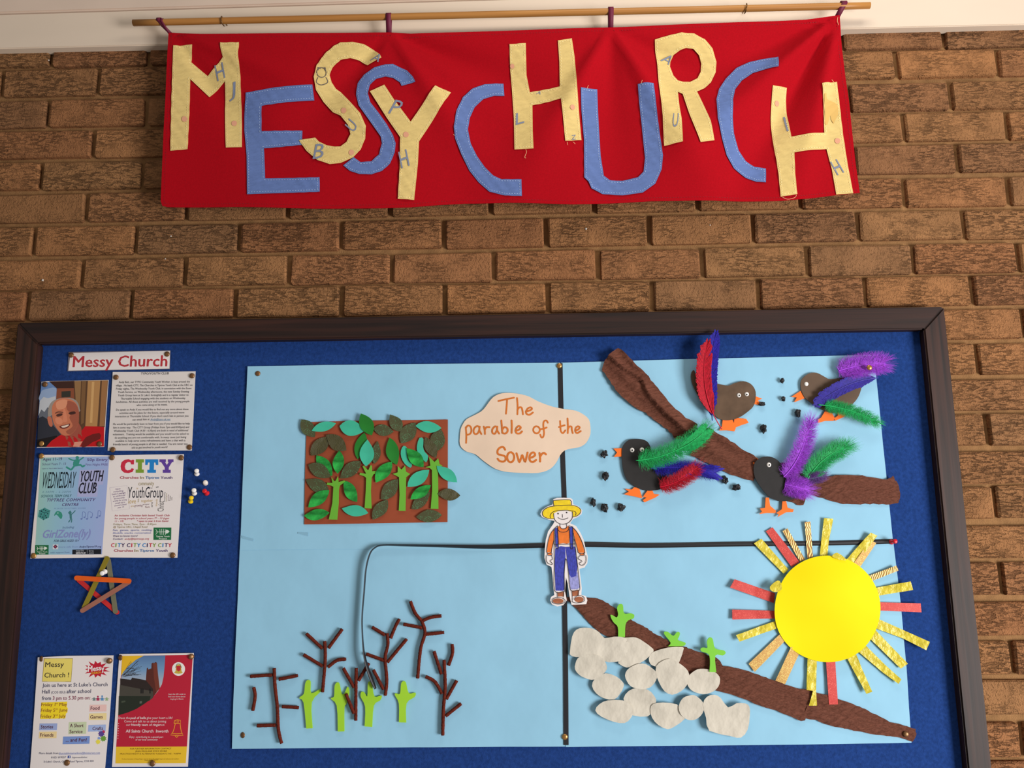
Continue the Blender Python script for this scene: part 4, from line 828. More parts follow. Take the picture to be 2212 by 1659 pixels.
# ---------------------------------------------------------------- blue backing sheets
def BPR(x, z):
    v = noise.noise(Vector((x * 5.5 + 3.1, z * 4.2, 1.7))) * .5 + noise.noise(Vector((x * 14 - 2, z * 9, 4.2))) * .2
    e = .002 + .0034 * v + .0006 * abs(math.sin((x * .8 + z) * 23 + 3 * v))
    return max(e, .0001)
DS = .0132
K6 = crop(970, 830, 340 / 2212); K7 = crop(1130, 1060, 180 / 1106); K5 = crop(630, 880, 380 / 2212)
B1 = crop(1260, 700, 700 / 2212); SU = crop(1540, 1100, 480 / 1810); ST = crop(1190, 1270, 500 / 2212); TW = crop(500, 1270, 520 / 2212); BRC = crop(1500, 1440, 500 / 2212); L1 = crop(490, 1150, 400 / 2212)
for nm, q, lf in (('upper left', [(536, 792), (700, 789), (1000, 786), (1210, 784), (1213, 1000), (1218, 1182), (1000, 1185), (700, 1186), (519, 1188), (521, 1150), (527, 1000)], .0009),
                  ('lower left', [(519, 1180), (800, 1178), (1218, 1176), (1221, 1612), (1000, 1613), (700, 1615), (502, 1617), (505, 1520), (512, 1350)], .0003),
                  ('upper right', [(1212, 784), (1500, 776), (1888, 767), (1890, 800), (1906, 960), (1921, 1100), (1929, 1180), (1600, 1184), (1219, 1187), (1215, 1000)], .0006),
                  ('lower right', [(1218, 1178), (1600, 1174), (1929, 1172), (1944, 1300), (1957, 1440), (1968, 1604), (1700, 1608), (1400, 1611), (1222, 1613)], .0)):
    o = sheet('sugar_paper', q, DS, M_SKY, None, BPR, .0006, .014, lift=lf)
    lab(o, 'light blue backing paper, %s quarter of the craft display' % nm, 'paper', 'light blue backing papers')
def onb(k): return lambda x, z: BPR(x, z) + k
DI = .0148       # first level above the sheets
for q in ([(853, -2), (978, 3), (976, 42), (848, 12)], [(180, 38), (322, 78), (318, 102), (186, 70)]):
    o = sheet('clear_tape', L1(q), DI, mat('clear_tape', (138, 186, 212), .25), None, BPR, .0002)
    lab(o, 'old scrap of clear tape %s' % ('below the leafy brown card' if q[0][0] > 400 else 'at the left edge of the blue paper'), 'tape')
# ribbons
def flat_ribbon(name, path, w, d, rel, label):
    P = cr(path, 6, False); L, R = ribbon_px(P, w)
    o = sheet(name, L + R[::-1], d, M_RIB, None, rel, .0006)
    return lab(o, label, 'ribbon')
flat_ribbon('black_ribbon', [(1210, 785), (1212, 880), (1216, 1000), (1219, 1080), (1219, 1180), (1220, 1315), (1222, 1450), (1223, 1609)], 10.5, DI + .0002, BPR, 'black ribbon running down the middle between the blue paper quarters')
# cross ribbon that comes loose and curls down on the left
V = []; F = []
key = [(1936, 1169, 0, 10, 0), (1800, 1173, 0, 10.5, 0), (1600, 1175, 0, 10.5, 0), (1400, 1178, 0, 11, 0), (1260, 1176, .0005, 11.5, 0), (1170, 1178, .001, 11, .15), (1060, 1181, .003, 10.5, .6), (960, 1179.5, .004, 10, .95), (880, 1178, .005, 10, 1.15), (830, 1177.5, .006, 10, 1.3), (812, 1183, .007, 10, 1.4), (801, 1197, .008, 10, 1.42), (793, 1230, .0095, 10, 1.45), (789, 1280, .0095, 10, 1.45), (785, 1330, .009, 10, 1.48), (786, 1370, .011, 10, 1.5), (790, 1410, .0135, 10, 1.35), (797, 1440, .0125, 10, 1.05), (806, 1468, .008, 10, .9), (813, 1486, .006, 6, .9)]
kk = cr(key, 5, False); side = None
for i, (x, yv, lift, w, tw) in enumerate(kk):
    p = W(x, yv, DI); p = Vector((p.x, -(DI + .0006 + BPR(p.x, p.z) + lift), p.z))
    a = kk[max(i - 1, 0)]; b2 = kk[min(i + 1, len(kk) - 1)]
    t = W(b2[0], b2[1], DI) - W(a[0], a[1], DI); t.normalize(); n = Vector((t.z, 0, -t.x))
    hw = w / 1100.0 / 2; v = n * math.cos(tw) + Vector((0, -1, 0)) * math.sin(tw)
    up = v * hw
    if p.y + abs(up.y) > -DI: p.y = -DI - abs(up.y) - BPR(p.x, p.z) - .0003
    V += [p + up, p - up]
for i in range(len(kk) - 1): F.append((2 * i, 2 * i + 1, 2 * i + 3, 2 * i + 2))
o = mk('black_ribbon', V, F, M_RIB, None, True); md = o.modifiers.new('thick', 'SOLIDIFY'); md.thickness = .0006; md.offset = 0
lab(o, 'black ribbon across the display whose left end has peeled off and droops', 'ribbon')
push_pin((1925, 1170.5), (1934, 1169), DI + .001, (206, 32, 46), 'red push pin at the right end of the crosswise black ribbon')
# ---------------------------------------------------------------- leafy collage
wc = thing('woodland_collage', W(800, 1130, DI), 'brown card collage of green foam trees under many cut paper leaves', 'collage')
card_rel = lambda x, z: BPR(x, z) + .0008 + .0008 * (1 + math.sin(x * 30))
sheet('card', K5([(195, 188), (800, 172), (1967, 156), (1966, 800), (1962, 1442), (1000, 1460), (163, 1472), (175, 800)]), DI, M_CARD, wc, card_rel, .0008, .012)
def foam(name, K, pts, m, parent, d, rel, th=.0022, sm=0): return sheet(name, K(pts), d + th, m, parent, rel, th, smooth=sm, shade=False)
for pts in ([(475, 1410), (520, 1200), (532, 1000), (505, 985), (448, 975), (455, 948), (520, 952), (508, 880), (540, 930), (560, 925), (590, 870), (597, 942), (670, 920), (685, 935), (612, 985), (600, 1040), (598, 1200), (580, 1412)],
            [(925, 1268), (940, 1050), (945, 890), (925, 870), (862, 850), (868, 825), (945, 838), (900, 745), (918, 738), (962, 790), (975, 788), (1000, 730), (1015, 735), (1018, 805), (1085, 800), (1088, 825), (1035, 845), (1012, 885), (1003, 1050), (1012, 1272)],
            [(1352, 1300), (1362, 1100), (1355, 880), (1275, 838), (1338, 820), (1340, 740), (1385, 785), (1430, 735), (1440, 810), (1492, 838), (1442, 880), (1440, 1060), (1435, 1302)],
            [(1752, 1274), (1770, 1050), (1768, 790), (1740, 765), (1685, 755), (1748, 735), (1732, 625), (1800, 690), (1845, 645), (1862, 715), (1900, 735), (1842, 775), (1845, 1000), (1848, 1276)]):
    foam('foam_tree', K5, pts, M_TREE, wc, DI + .0008, lambda x, z: card_rel(x, z) + .0012, .002)
LF = [((130, 158), (300, 378), 82, 'o', 1), ((262, 300), (568, 205), 62, 't', 2), ((612, 240), (928, 300), 92, 't', 2), ((882, 85), (1020, 358), 92, 'g', 3), ((1035, 275), (1290, 310), 82, 'o', 1), ((1245, 95), (1385, 310), 78, 'o', 2), ((1380, 455), (1562, 195), 92, 'o', 1), ((1562, 238), (1890, 265), 80, 't', 2), ((1815, 560), (1880, 275), 95, 'o', 1), ((1690, 375), (1820, 640), 75, 'l', 2), ((248, 610), (480, 370), 92, 'l', 1), ((440, 350), (700, 545), 95, 'l', 2), ((840, 655), (925, 320), 78, 'g', 1), ((965, 410), (945, 748), 95, 't', 3), ((1090, 425), (1045, 715), 62, 'o', 1), ((1240, 385), (1330, 728), 85, 'g', 2), ((320, 605), (520, 865), 85, 'f', 1), ((610, 545), (590, 838), 72, 'f', 3), ((220, 725), (505, 880), 92, 'o', 2), ((620, 895), (885, 680), 82, 'o', 1), ((185, 910), (480, 1050), 82, 'o', 1), ((220, 1260), (485, 1045), 82, 'f', 2), ((165, 1360), (488, 1325), 72, 'f', 2), ((665, 925), (835, 1192), 72, 'f', 2), ((642, 1272), (975, 1330), 70, 't', 2), ((1068, 950), (1270, 685), 80, 'f', 2), ((1130, 1160), (1345, 905), 92, 'o', 1), ((1030, 1415), (1215, 1160), 78, 'o', 2), ((1462, 1002), (1735, 790), 92, 't', 2), ((1500, 1160), (1755, 980), 70, 'f', 3), ((1510, 1280), (1745, 1065), 78, 'o', 1), ((1570, 1378), (1895, 1355), 92, 'o', 2), ((1830, 738), (2085, 945), 82, 't', 3), ((1840, 1090), (2125, 1110), 76, 'l', 3), ((1450, 515), (1665, 755), 82, 'f', 3)]
LM = {'o': M_OLIVE, 't': M_TEAL, 'g': M_GREENP, 'l': M_OLIVEL, 'f': M_FOIL}
for i, (a, b2, w, ty, lv) in enumerate(LF):
    rnd = random.Random(i); dx, dy = b2[0] - a[0], b2[1] - a[1]; L = math.hypot(dx, dy); nx, ny = -dy / L, dx / L
    P = []
    k1, k2 = rnd.uniform(.85, 1.08), rnd.uniform(.85, 1.08); s1, s2 = rnd.uniform(.85, 1.2), rnd.uniform(.85, 1.2)
    for k in range(10): t = k / 10; f = math.sin(math.pi * t ** s1) ** .85 * w * k1; P.append((a[0] + dx * t + nx * f, a[1] + dy * t + ny * f))
    for k in range(10): t = 1 - k / 10; f = math.sin(math.pi * t ** s2) ** .85 * w * k2; P.append((a[0] + dx * t - nx * f, a[1] + dy * t - ny * f))
    c = W(*K5([((a[0] + b2[0]) / 2, (a[1] + b2[1]) / 2)])[0], DI); ang = math.atan2(-dy, dx); amp = rnd.uniform(.3, 1.0) * (.0022 if ty in 'tf' else .0012)
    def lr(x, z, c=c, ang=ang, amp=amp, lv=lv): 
        s = -(x - c.x) * math.sin(ang) + (z - c.z) * math.cos(ang); return card_rel(x, z) + .0016 + lv * .0011 + amp * min(1, abs(s) / .014) ** 1.3
    sheet('leaf', K5(P), DI, LM[ty], wc, lr, .0005, .007)
for P in ([(1412, 488), (1455, 512), (1452, 600), (1480, 680), (1518, 715), (1500, 762), (1430, 715), (1385, 630), (1380, 550)], [(1612, 388), (1662, 400), (1658, 500), (1680, 565), (1722, 615), (1698, 694), (1650, 650), (1590, 570), (1580, 490)]):
    sheet('leaf', K5(P), DI, M_TEAL, wc, lambda x, z: card_rel(x, z) + .003, .0005, .007, smooth=2)
# ---------------------------------------------------------------- cloud sign
M_CLOUD = mat('cream_card', (232, 206, 182), .75, 0, .03, 20, .12, 22, spec=.2)
cs_rel = lambda x, z: BPR(x, z) + .0028 + .0012 * math.sin(x * 26 + z * 8)
cs = sheet('cloud_sign', K6([(152, 760), (165, 640), (200, 560), (250, 495), (340, 448), (450, 390), (510, 330), (560, 260), (620, 190), (700, 145), (790, 128), (900, 130), (1020, 148), (1130, 180), (1240, 240), (1380, 295), (1500, 330), (1640, 355), (1780, 375), (1890, 430), (1965, 500), (1985, 600), (1985, 700), (1950, 790), (1900, 850), (1820, 890), (1720, 905), (1620, 935), (1560, 1000), (1520, 1080), (1460, 1160), (1380, 1215), (1250, 1250), (1080, 1250), (930, 1245), (780, 1230), (650, 1190), (540, 1120), (450, 1050), (370, 985), (250, 950), (175, 890), (152, 830)]), DI, M_CLOUD, None, cs_rel, .0006, .01, smooth=2)
lab(cs, 'cream cloud-shaped paper sign with orange handwritten title', 'sign')
M_CRAY = mat('orange_marker_ink', (208, 112, 38), .7, 0, .12, 120)
H = {}
def oval(x, yv, w, h, s=0, e=360, n=10): return [(x + w / 2 * math.cos(math.radians(s + (e - s) * k / n)), yv - h / 2 * math.sin(math.radians(s + (e - s) * k / n))) for k in range(n + 1)]
words = {
 'The': [[(695, 242), (800, 218), (915, 195)], [(818, 215), (812, 310), (802, 420)], [(957, 200), (965, 310), (962, 428)], [(962, 370), (985, 335), (1015, 330), (1030, 360), (1040, 428)], [(1080, 390), (1120, 380), (1165, 355), (1150, 330), (1110, 345), (1085, 385), (1090, 420), (1130, 435), (1180, 402)]],
 'parable': [[(238, 610), (246, 720), (242, 828)], [(240, 615), (270, 585), (305, 600), (318, 650), (300, 700), (250, 715)], [(430, 610), (400, 592), (360, 620), (348, 670), (370, 705), (410, 690), (432, 630)], [(435, 600), (430, 650), (458, 705)], [(492, 600), (505, 650), (508, 705)], [(508, 640), (530, 610), (572, 608)], [(680, 610), (650, 598), (612, 640), (615, 690), (650, 700), (680, 640)], [(682, 600), (680, 650), (708, 700)], [(738, 515), (745, 600), (752, 690)], [(748, 650), (780, 610), (820, 625), (825, 670), (790, 700), (755, 690)], [(882, 515), (885, 600), (882, 690)], [(940, 660), (985, 645), (1010, 615), (985, 592), (950, 620), (938, 665), (960, 698), (1000, 695), (1028, 668)]],
 'of': [oval(1230, 645, 92, 100, 60, 420), [(1388, 545), (1370, 515), (1335, 525), (1325, 580), (1335, 680), (1325, 740), (1300, 752), (1282, 712)], [(1295, 635), (1340, 625), (1372, 612)]],
 'the': [[(1560, 520), (1565, 600), (1570, 660), (1600, 690), (1635, 650)], [(1545, 605), (1590, 590), (1625, 580)], [(1665, 485), (1670, 590), (1668, 690)], [(1668, 640), (1690, 600), (1720, 600), (1725, 640), (1738, 690)], [(1775, 655), (1815, 640), (1835, 610), (1810, 595), (1780, 620), (1775, 665), (1800, 690), (1850, 662)]],
 'Sower': [[(790, 925), (765, 888), (720, 895), (685, 935), (690, 985), (740, 1000), (790, 1020), (795, 1070), (760, 1092), (710, 1080), (685, 1050)], oval(868, 1030, 98, 140, 80, 440), [(950, 975), (970, 1040), (990, 1100), (1015, 1040), (1030, 1000), (1050, 1050), (1070, 1095), (1090, 1030), (1105, 965)], [(1135, 1040), (1180, 1025), (1210, 1000), (1195, 965), (1155, 975), (1130, 1030), (1145, 1085), (1185, 1095), (1225, 1068)], [(1272, 970), (1280, 1030), (1280, 1090)], [(1282, 1020), (1310, 980), (1340, 970), (1362, 990)]]}
for w, ps in words.items(): strokes('lettering', [K6(p) for p in ps], 3.6 if w != 'Sower' else 4.2, DI, M_CRAY, cs, lambda x, z: cs_rel(x, z) + .0003, 4)
# ---------------------------------------------------------------- paper farmer
fr = lambda x, z: BPR(x, z) + .0058 + .0008 * math.sin(x * 40 + z * 22)
fm = sheet('paper_farmer', K7([(390, 185), (400, 115), (450, 97), (540, 94), (630, 100), (655, 120), (662, 180), (740, 212), (782, 260), (772, 312), (720, 352), (660, 378), (622, 432), (700, 468), (760, 560), (800, 650), (832, 790), (856, 870), (850, 960), (812, 1018), (745, 1035), (755, 1120), (776, 1290), (770, 1378), (830, 1395), (850, 1450), (835, 1502), (640, 1510), (612, 1390), (590, 1230), (566, 1145), (553, 1330), (578, 1450), (530, 1515), (450, 1532), (380, 1502), (355, 1450), (370, 1405), (412, 1380), (400, 1290), (390, 1130), (375, 1010), (310, 978), (282, 890), (286, 780), (300, 650), (330, 540), (400, 440), (418, 402), (340, 386), (250, 350), (228, 310), (250, 260), (310, 215)]), DI, M_WHITE, None, fr, .0006, .008)
lab(fm, 'paper cut-out of a farmer in straw hat, orange jumper and blue dungarees', 'cut-out')
M_FELTB = mat('blue_felt_tip', (58, 66, 168), .7, 0, .35, 150, stretch=(3, 1, 1)); M_FELTO = mat('orange_felt_tip', (232, 120, 42), .7, 0, .12, 120); M_FELTY = mat('yellow_felt_tip', (240, 208, 30), .7, 0, .12, 120); M_FELTN = mat('brown_felt_tip', (164, 96, 62), .7, 0, .2, 140)
def fs_(nm, pts, m, l=1, sm=0): sheet(nm, K7(pts), DI, m, fm, lambda x, z: fr(x, z) + .0002 + l * .00012, 0, .008, smooth=sm)
fs_('hat_crown', [(400, 142), (425, 130), (620, 123), (637, 190), (520, 198), (410, 206)], M_FELTY)
fs_('hat_brim', [(255, 300), (275, 260), (330, 225), (410, 207), (520, 199), (640, 196), (720, 217), (760, 255), (752, 300), (710, 335), (660, 348), (655, 285), (580, 262), (470, 270), (405, 300), (405, 372), (340, 370), (275, 345)], M_FELTY, 2)
fs_('jumper', [(458, 475), (490, 470), (510, 500), (550, 502), (575, 480), (600, 468), (616, 540), (612, 690), (580, 704), (530, 695), (472, 706), (462, 540)], M_FELTO, 1)
fs_('sleeve', [(415, 512), (412, 640), (378, 770), (370, 820), (315, 816), (330, 680), (365, 570)], M_FELTO); fs_('sleeve', [(660, 492), (720, 560), (780, 680), (815, 822), (737, 824), (716, 760), (690, 660), (665, 560)], M_FELTO)
fs_('cuff', [(328, 825), (378, 828), (376, 852), (330, 852)], M_FELTO); fs_('cuff', [(757, 830), (805, 826), (806, 852), (757, 855)], M_FELTO)
fs_('trouser_leg', [(425, 770), (440, 755), (500, 735), (560, 745), (562, 880), (545, 1100), (548, 1300), (530, 1325), (428, 1322), (418, 1000)], M_FELTB)
M_FELTP = mat('pale_blue_felt_tip', (150, 152, 210), .7, 0, .3, 150, stretch=(3, 1, 1))
fs_('trouser_leg', [(562, 745), (690, 740), (700, 860), (722, 1000), (700, 1130), (640, 1150), (604, 1100), (578, 900)], M_FELTB); fs_('trouser_leg', [(604, 1100), (720, 1080), (748, 1280), (720, 1305), (628, 1308)], M_FELTP, 0)
fs_('strap', [(420, 502), (455, 490), (470, 745), (430, 745)], M_FELTB, 2); fs_('strap', [(613, 482), (655, 477), (662, 745), (625, 745)], M_FELTB, 2)
fs_('shin', [(455, 1345), (538, 1340), (535, 1400), (455, 1400)], M_FELTN); fs_('shin', [(645, 1322), (735, 1318), (730, 1385), (650, 1400)], M_FELTN)
fs_('shoe', ell(462, 1458, 72, 34), M_FELTN, 2); fs_('shoe', ell(740, 1440, 60, 38), M_FELTN, 2)
ow = 1.15
OUT = [[(410, 206), (400, 142), (425, 130), (620, 123), (637, 192)], [(408, 372), (340, 372), (275, 345), (255, 300), (275, 258), (330, 222), (410, 205), (520, 197), (640, 194), (720, 215), (762, 255), (754, 300), (710, 337), (658, 350)], [(362, 362), (358, 330), (380, 295), (430, 270), (520, 262), (600, 262), (680, 275), (700, 300), (690, 330)], [(405, 300), (410, 360), (440, 412), (490, 440), (540, 445), (600, 425), (645, 375), (655, 330), (652, 280)],
       [(488, 447), (490, 480), (510, 503), (550, 505), (578, 485), (574, 445)], [(460, 475), (465, 520), (500, 548), (560, 548), (600, 520), (606, 470)], [(460, 465), (410, 510), (360, 580), (330, 680), (312, 815), (372, 822), (380, 775), (410, 650)], [(610, 465), (660, 490), (720, 560), (780, 680), (818, 822), (735, 826), (715, 755), (680, 640)], [(410, 520), (412, 720), (415, 1000), (418, 1325), (530, 1333), (548, 1310), (545, 1100), (560, 900)], [(560, 900), (580, 930), (604, 1110), (628, 1315), (720, 1315), (752, 1290), (722, 1000), (690, 740), (665, 560)], [(412, 712), (690, 706)], [(420, 502), (432, 745), (468, 745), (456, 490)], [(613, 482), (625, 745), (662, 745), (656, 477)],
       [(325, 822), (325, 855), (382, 855), (380, 824)], [(755, 828), (757, 857), (808, 855), (806, 826)], [(310, 858), (308, 920), (330, 960), (375, 978), (390, 965), (358, 930), (392, 905), (378, 862)], [(828, 858), (836, 920), (810, 975), (770, 988), (742, 962), (780, 935), (735, 905), (728, 888), (752, 862)], [(450, 1338), (456, 1405)], [(540, 1335), (536, 1410)], [(642, 1318), (650, 1400), (650, 1470)], [(738, 1315), (730, 1388)], K7 and ell(468, 1456, 88, 44, 18) + [(556, 1456)], [(650, 1470), (700, 1485), (780, 1475), (815, 1445), (800, 1405), (750, 1388), (700, 1400), (672, 1440)]]
strokes('outline', [K7(p) for p in OUT], ow, DI, ink((48, 40, 44)), fm, lambda x, z: fr(x, z) + .0007, 3)
strokes('face', [K7([(520, 315), (522, 355)]), K7([(463, 357), (500, 378), (545, 380), (595, 362)])], 1.1, DI, ink((48, 40, 44)), fm, lambda x, z: fr(x, z) + .0007, 3)
for q in ((463, 305), (576, 291)): fs_('eye', ell(q[0], q[1], 10, 10, 12), ink((40, 34, 40)), 3)
# ---------------------------------------------------------------- crepe paper branches
def ragged(pts):
    rnd = random.Random(len(pts)); out = []
    for x, yv in resample(cr(pts, 2), 34): out.append((x + rnd.uniform(-5, 5), yv + rnd.uniform(-5, 5)))
    return out
def crepe(pts, label, lv, ang, K=B1, amp=.004, grp='upper brown crepe branch', fold=None):
    c = W(*K([pts[0]])[0], DI)
    fw = [W(p[0], p[1], DI) for p in K(fold)] if fold else None
    def foldh(x, z):
        best = 9; sg = 0
        for a, b in zip(fw, fw[1:]):
            ux, uz = b.x - a.x, b.z - a.z; L2 = ux * ux + uz * uz; t = max(0, min(1, ((x - a.x) * ux + (z - a.z) * uz) / L2)); dx, dz = x - a.x - ux * t, z - a.z - uz * t; q = math.hypot(dx, dz)
            if q < best: best = q; sg = 1 if ux * dz - uz * dx > 0 else -1
        return .011 * math.exp(-best / .018) if sg > 0 else .011 * max(0, 1 - best / .004)
    def rr(x, z):
        s = -(x - c.x) * math.sin(ang) + (z - c.z) * math.cos(ang); u = (x - c.x) * math.cos(ang) + (z - c.z) * math.sin(ang)
        w = noise.noise(Vector((u * 9, s * 16, lv * 9.1)))
        return BPR(x, z) + lv + amp * (.5 + .5 * math.sin(s * 150 + 3 * w + u * 9)) + amp * .5 * abs(noise.noise(Vector((u * 22, s * 90, 2.0)))) + .3 * amp * (1 + w) + (foldh(x, z) if fold else 0)
    o = sheet('crepe_branch', K(ragged(pts)), DI, M_BARK, None, rr, .0006, .0042)
    return lab(o, label, 'paper branch', grp)
crepe([(235, 168), (170, 225), (130, 280), (140, 340), (220, 450), (310, 540), (420, 610), (530, 690), (600, 750), (640, 790), (720, 760), (775, 690), (690, 640), (600, 560), (520, 460), (420, 350), (310, 240)], 'wide folded brown crepe branch at the top, starting above the blue paper', .0015, -.75, amp=.005, fold=[(165, 225), (260, 300), (400, 390), (430, 480), (560, 620), (700, 740)])
crepe([(820, 700), (900, 740), (1000, 800), (1100, 870), (1170, 910), (1180, 960), (1160, 1070), (1060, 1050), (960, 1010), (860, 960), (760, 910), (720, 900), (770, 830), (800, 760)], 'brown crepe branch piece between the two black birds', .001, -.55)
crepe([(1340, 950), (1400, 960), (1480, 1010), (1560, 1100), (1520, 1170), (1495, 1240), (1420, 1220), (1380, 1190), (1340, 1100)], 'short brown crepe branch piece behind the single-eyed black bird', .0008, -.6, amp=.002)
crepe([(1660, 1040), (1780, 1035), (1900, 1035), (2060, 1060), (2108, 1040), (2114, 1065), (2146, 1090), (2148, 1222), (2010, 1228), (1770, 1225), (1640, 1190), (1530, 1155), (1550, 1100)], 'brown crepe branch end overlapping the right edge of the blue paper', .001, -.06, amp=.0025)
crepe([(150, 85), (340, 85), (470, 110), (620, 190), (760, 300), (880, 360), (1000, 440), (1120, 510), (1020, 600), (960, 640), (800, 500), (640, 465), (540, 465), (450, 410), (370, 340), (240, 190), (170, 130)], "sloping brown crepe strip starting at the farmer's feet", .0004, -.6, ST, .0016, 'lower brown crepe slope')
crepe([(1060, 520), (1130, 512), (1270, 560), (1400, 605), (1500, 640), (1600, 680), (1660, 820), (1600, 950), (1500, 930), (1300, 930), (1200, 760), (960, 640)], 'brown crepe strip of the slope behind the round grey stones', .0004, -.4, ST, .0014, 'lower brown crepe slope')
crepe([(130, -15), (350, 0), (600, 70), (860, 165), (1000, 210), (1130, 224), (1100, 310), (1045, 510), (960, 490), (740, 400), (650, 380), (360, 260), (200, 225), (180, 140), (140, 30)], 'brown crepe strip of the slope below the gold sun rays', .0012, -.35, BRC, .002, 'lower brown crepe slope')
crepe([(1080, 240), (1260, 265), (1360, 300), (1620, 400), (1860, 525), (2100, 590), (2080, 715), (1990, 680), (1700, 640), (1400, 580), (1230, 545), (1165, 505), (1050, 485), (1070, 350)], 'pinned brown crepe strip at the lower right end of the slope', .0006, -.35, BRC, .002, 'lower brown crepe slope')
# ---------------------------------------------------------------- paper stones
STN = [([(180, 600), (200, 460), (240, 395), (310, 375), (400, 385), (460, 420), (510, 475), (600, 460), (700, 470), (745, 530), (750, 590), (700, 650), (660, 690), (550, 705), (480, 680), (380, 650), (240, 655), (185, 635)], 3, 'largest grey paper stone at the upper left of the stone heap'),
       ([(640, 500), (745, 468), (810, 470), (870, 500), (975, 580), (960, 620), (900, 680), (800, 735), (720, 755), (650, 720), (640, 690)], 2, 'grey paper stone tucked behind the largest stone under the first sprout'),
       ([(980, 605), (1110, 565), (1250, 560), (1260, 590), (1230, 680), (1190, 740), (1060, 760), (980, 740), (945, 720), (930, 670), (950, 630)], 2, 'angular grey paper stone below the smallest green sprout'),
       (ell(380, 742, 152, 122, 14, .2, .06), 4, 'oval grey paper stone just below the largest stone'),
       (ell(855, 840, 152, 122, 14, .1, .05), 4, 'oval grey paper stone in the centre of the stone heap'),
       ([(1000, 740), (1060, 690), (1130, 670), (1200, 700), (1280, 760), (1313, 820), (1290, 920), (1230, 980), (1150, 1010), (1080, 980), (1030, 900), (1000, 820)], 4, 'pear-shaped grey paper stone left of the round stone by the third sprout'),
       (ell(1450, 885, 157, 122, 16, 0, .03), 4, 'round grey paper stone at the foot of the third sprout'),
       ([(390, 930), (420, 860), (520, 810), (620, 840), (680, 890), (695, 930), (660, 1000), (600, 1060), (500, 1045), (430, 1000)], 2, 'wrinkled grey paper stone low on the left of the heap'),
       ([(690, 1050), (740, 980), (820, 950), (920, 965), (980, 1020), (1000, 1080), (960, 1170), (920, 1220), (780, 1210), (720, 1130)], 2, 'grey paper stone below the centre stone, partly covered on both sides'),
       ([(420, 1160), (460, 1100), (540, 1065), (680, 1065), (760, 1110), (785, 1170), (760, 1230), (700, 1280), (600, 1270), (480, 1220)], 4, 'long flat grey paper stone at the bottom left of the heap'),
       ([(945, 1150), (970, 1100), (1060, 1085), (1200, 1105), (1260, 1180), (1270, 1240), (1180, 1310), (1110, 1340), (1020, 1300), (960, 1230)], 4, 'pointed grey paper stone at the bottom middle of the heap'),
       (ell(1330, 1132, 120, 118, 14, 0, .04), 5, 'small round grey paper stone beside the heart-shaped stone'),
       ([(1440, 1100), (1480, 1030), (1550, 1010), (1610, 1040), (1680, 1130), (1760, 1090), (1840, 1090), (1880, 1120), (1885, 1200), (1865, 1340), (1800, 1415), (1700, 1400), (1500, 1350), (1470, 1230)], 6, 'heart-shaped grey paper stone at the bottom right of the heap')]
for i, (pts, lv, lb) in enumerate(STN):
    def rr(x, z, i=i, lv=lv): return BPR(x, z) + .0014 + lv * .0011 + .0022 * (1 + noise.noise(Vector((x * 26, z * 26, i * 3.3)))) + .0011 * noise.noise(Vector((x * 70, z * 60, i)))
    o = sheet('paper_stone', ST(cr(pts, 2)), DI, M_STONE, None, rr, .0005, .0075); lab(o, lb, 'paper stone', 'grey paper stones')
# ---------------------------------------------------------------- foam sprouts
def sprout(K, pts, m, label, grp, dd): 
    o = foam('foam_sprout', K, cr(pts, 3, False), m, None, DI, lambda x, z: BPR(x, z) + dd); lab(o, label, 'sprout', grp)
sprout(ST, [(640, 465), (636, 370), (600, 330), (575, 290), (568, 255), (600, 265), (625, 280), (640, 250), (630, 190), (650, 155), (685, 160), (697, 240), (760, 240), (793, 255), (785, 290), (740, 305), (710, 350), (705, 465)], M_LIME, 'tallest lime green foam sprout growing above the largest stone', 'sprouts on the stony slope', .0045)
sprout(ST, [(1115, 555), (1140, 520), (1080, 440), (1085, 415), (1120, 420), (1165, 455), (1200, 420), (1228, 425), (1222, 460), (1210, 495), (1280, 520), (1275, 545), (1250, 553)], M_LIME, 'small low lime green foam sprout in the middle of the slope', 'sprouts on the stony slope', .003)
sprout(ST, [(1505, 795), (1510, 690), (1495, 625), (1430, 600), (1420, 575), (1445, 562), (1485, 565), (1480, 510), (1500, 470), (1535, 480), (1558, 570), (1640, 590), (1658, 615), (1630, 638), (1560, 640), (1570, 797)], M_LIME, 'cross-shaped lime green foam sprout above the round grey stone', 'sprouts on the stony slope', .0085)
for pts, lb in (([(690, 1290), (665, 1050), (625, 1010), (668, 970), (680, 880), (700, 845), (730, 860), (735, 965), (820, 925), (830, 945), (740, 1050), (748, 1287)], 'yellow-green foam sprout furthest left among the maroon twigs'),
                ([(980, 1318), (970, 1080), (915, 1015), (945, 995), (950, 900), (970, 867), (995, 880), (1015, 970), (1040, 965), (1070, 905), (1085, 960), (1060, 1060), (1040, 1100), (1040, 1315)], 'yellow-green foam sprout partly behind a maroon twig branch'),
                ([(1225, 1270), (1230, 1090), (1190, 1000), (1195, 955), (1220, 955), (1250, 995), (1255, 880), (1270, 857), (1295, 880), (1315, 995), (1380, 985), (1370, 1030), (1310, 1080), (1295, 1275)], 'yellow-green foam sprout below the tip of the drooping ribbon'),
                ([(1540, 1233), (1540, 1060), (1505, 985), (1510, 965), (1550, 970), (1560, 880), (1580, 855), (1605, 870), (1630, 965), (1690, 960), (1685, 1000), (1610, 1060), (1607, 1235)], 'yellow-green foam sprout furthest right, standing clear of the twigs')):
    sprout(TW, pts, M_LIME2, lb, 'sprouts among the twigs', .0008)
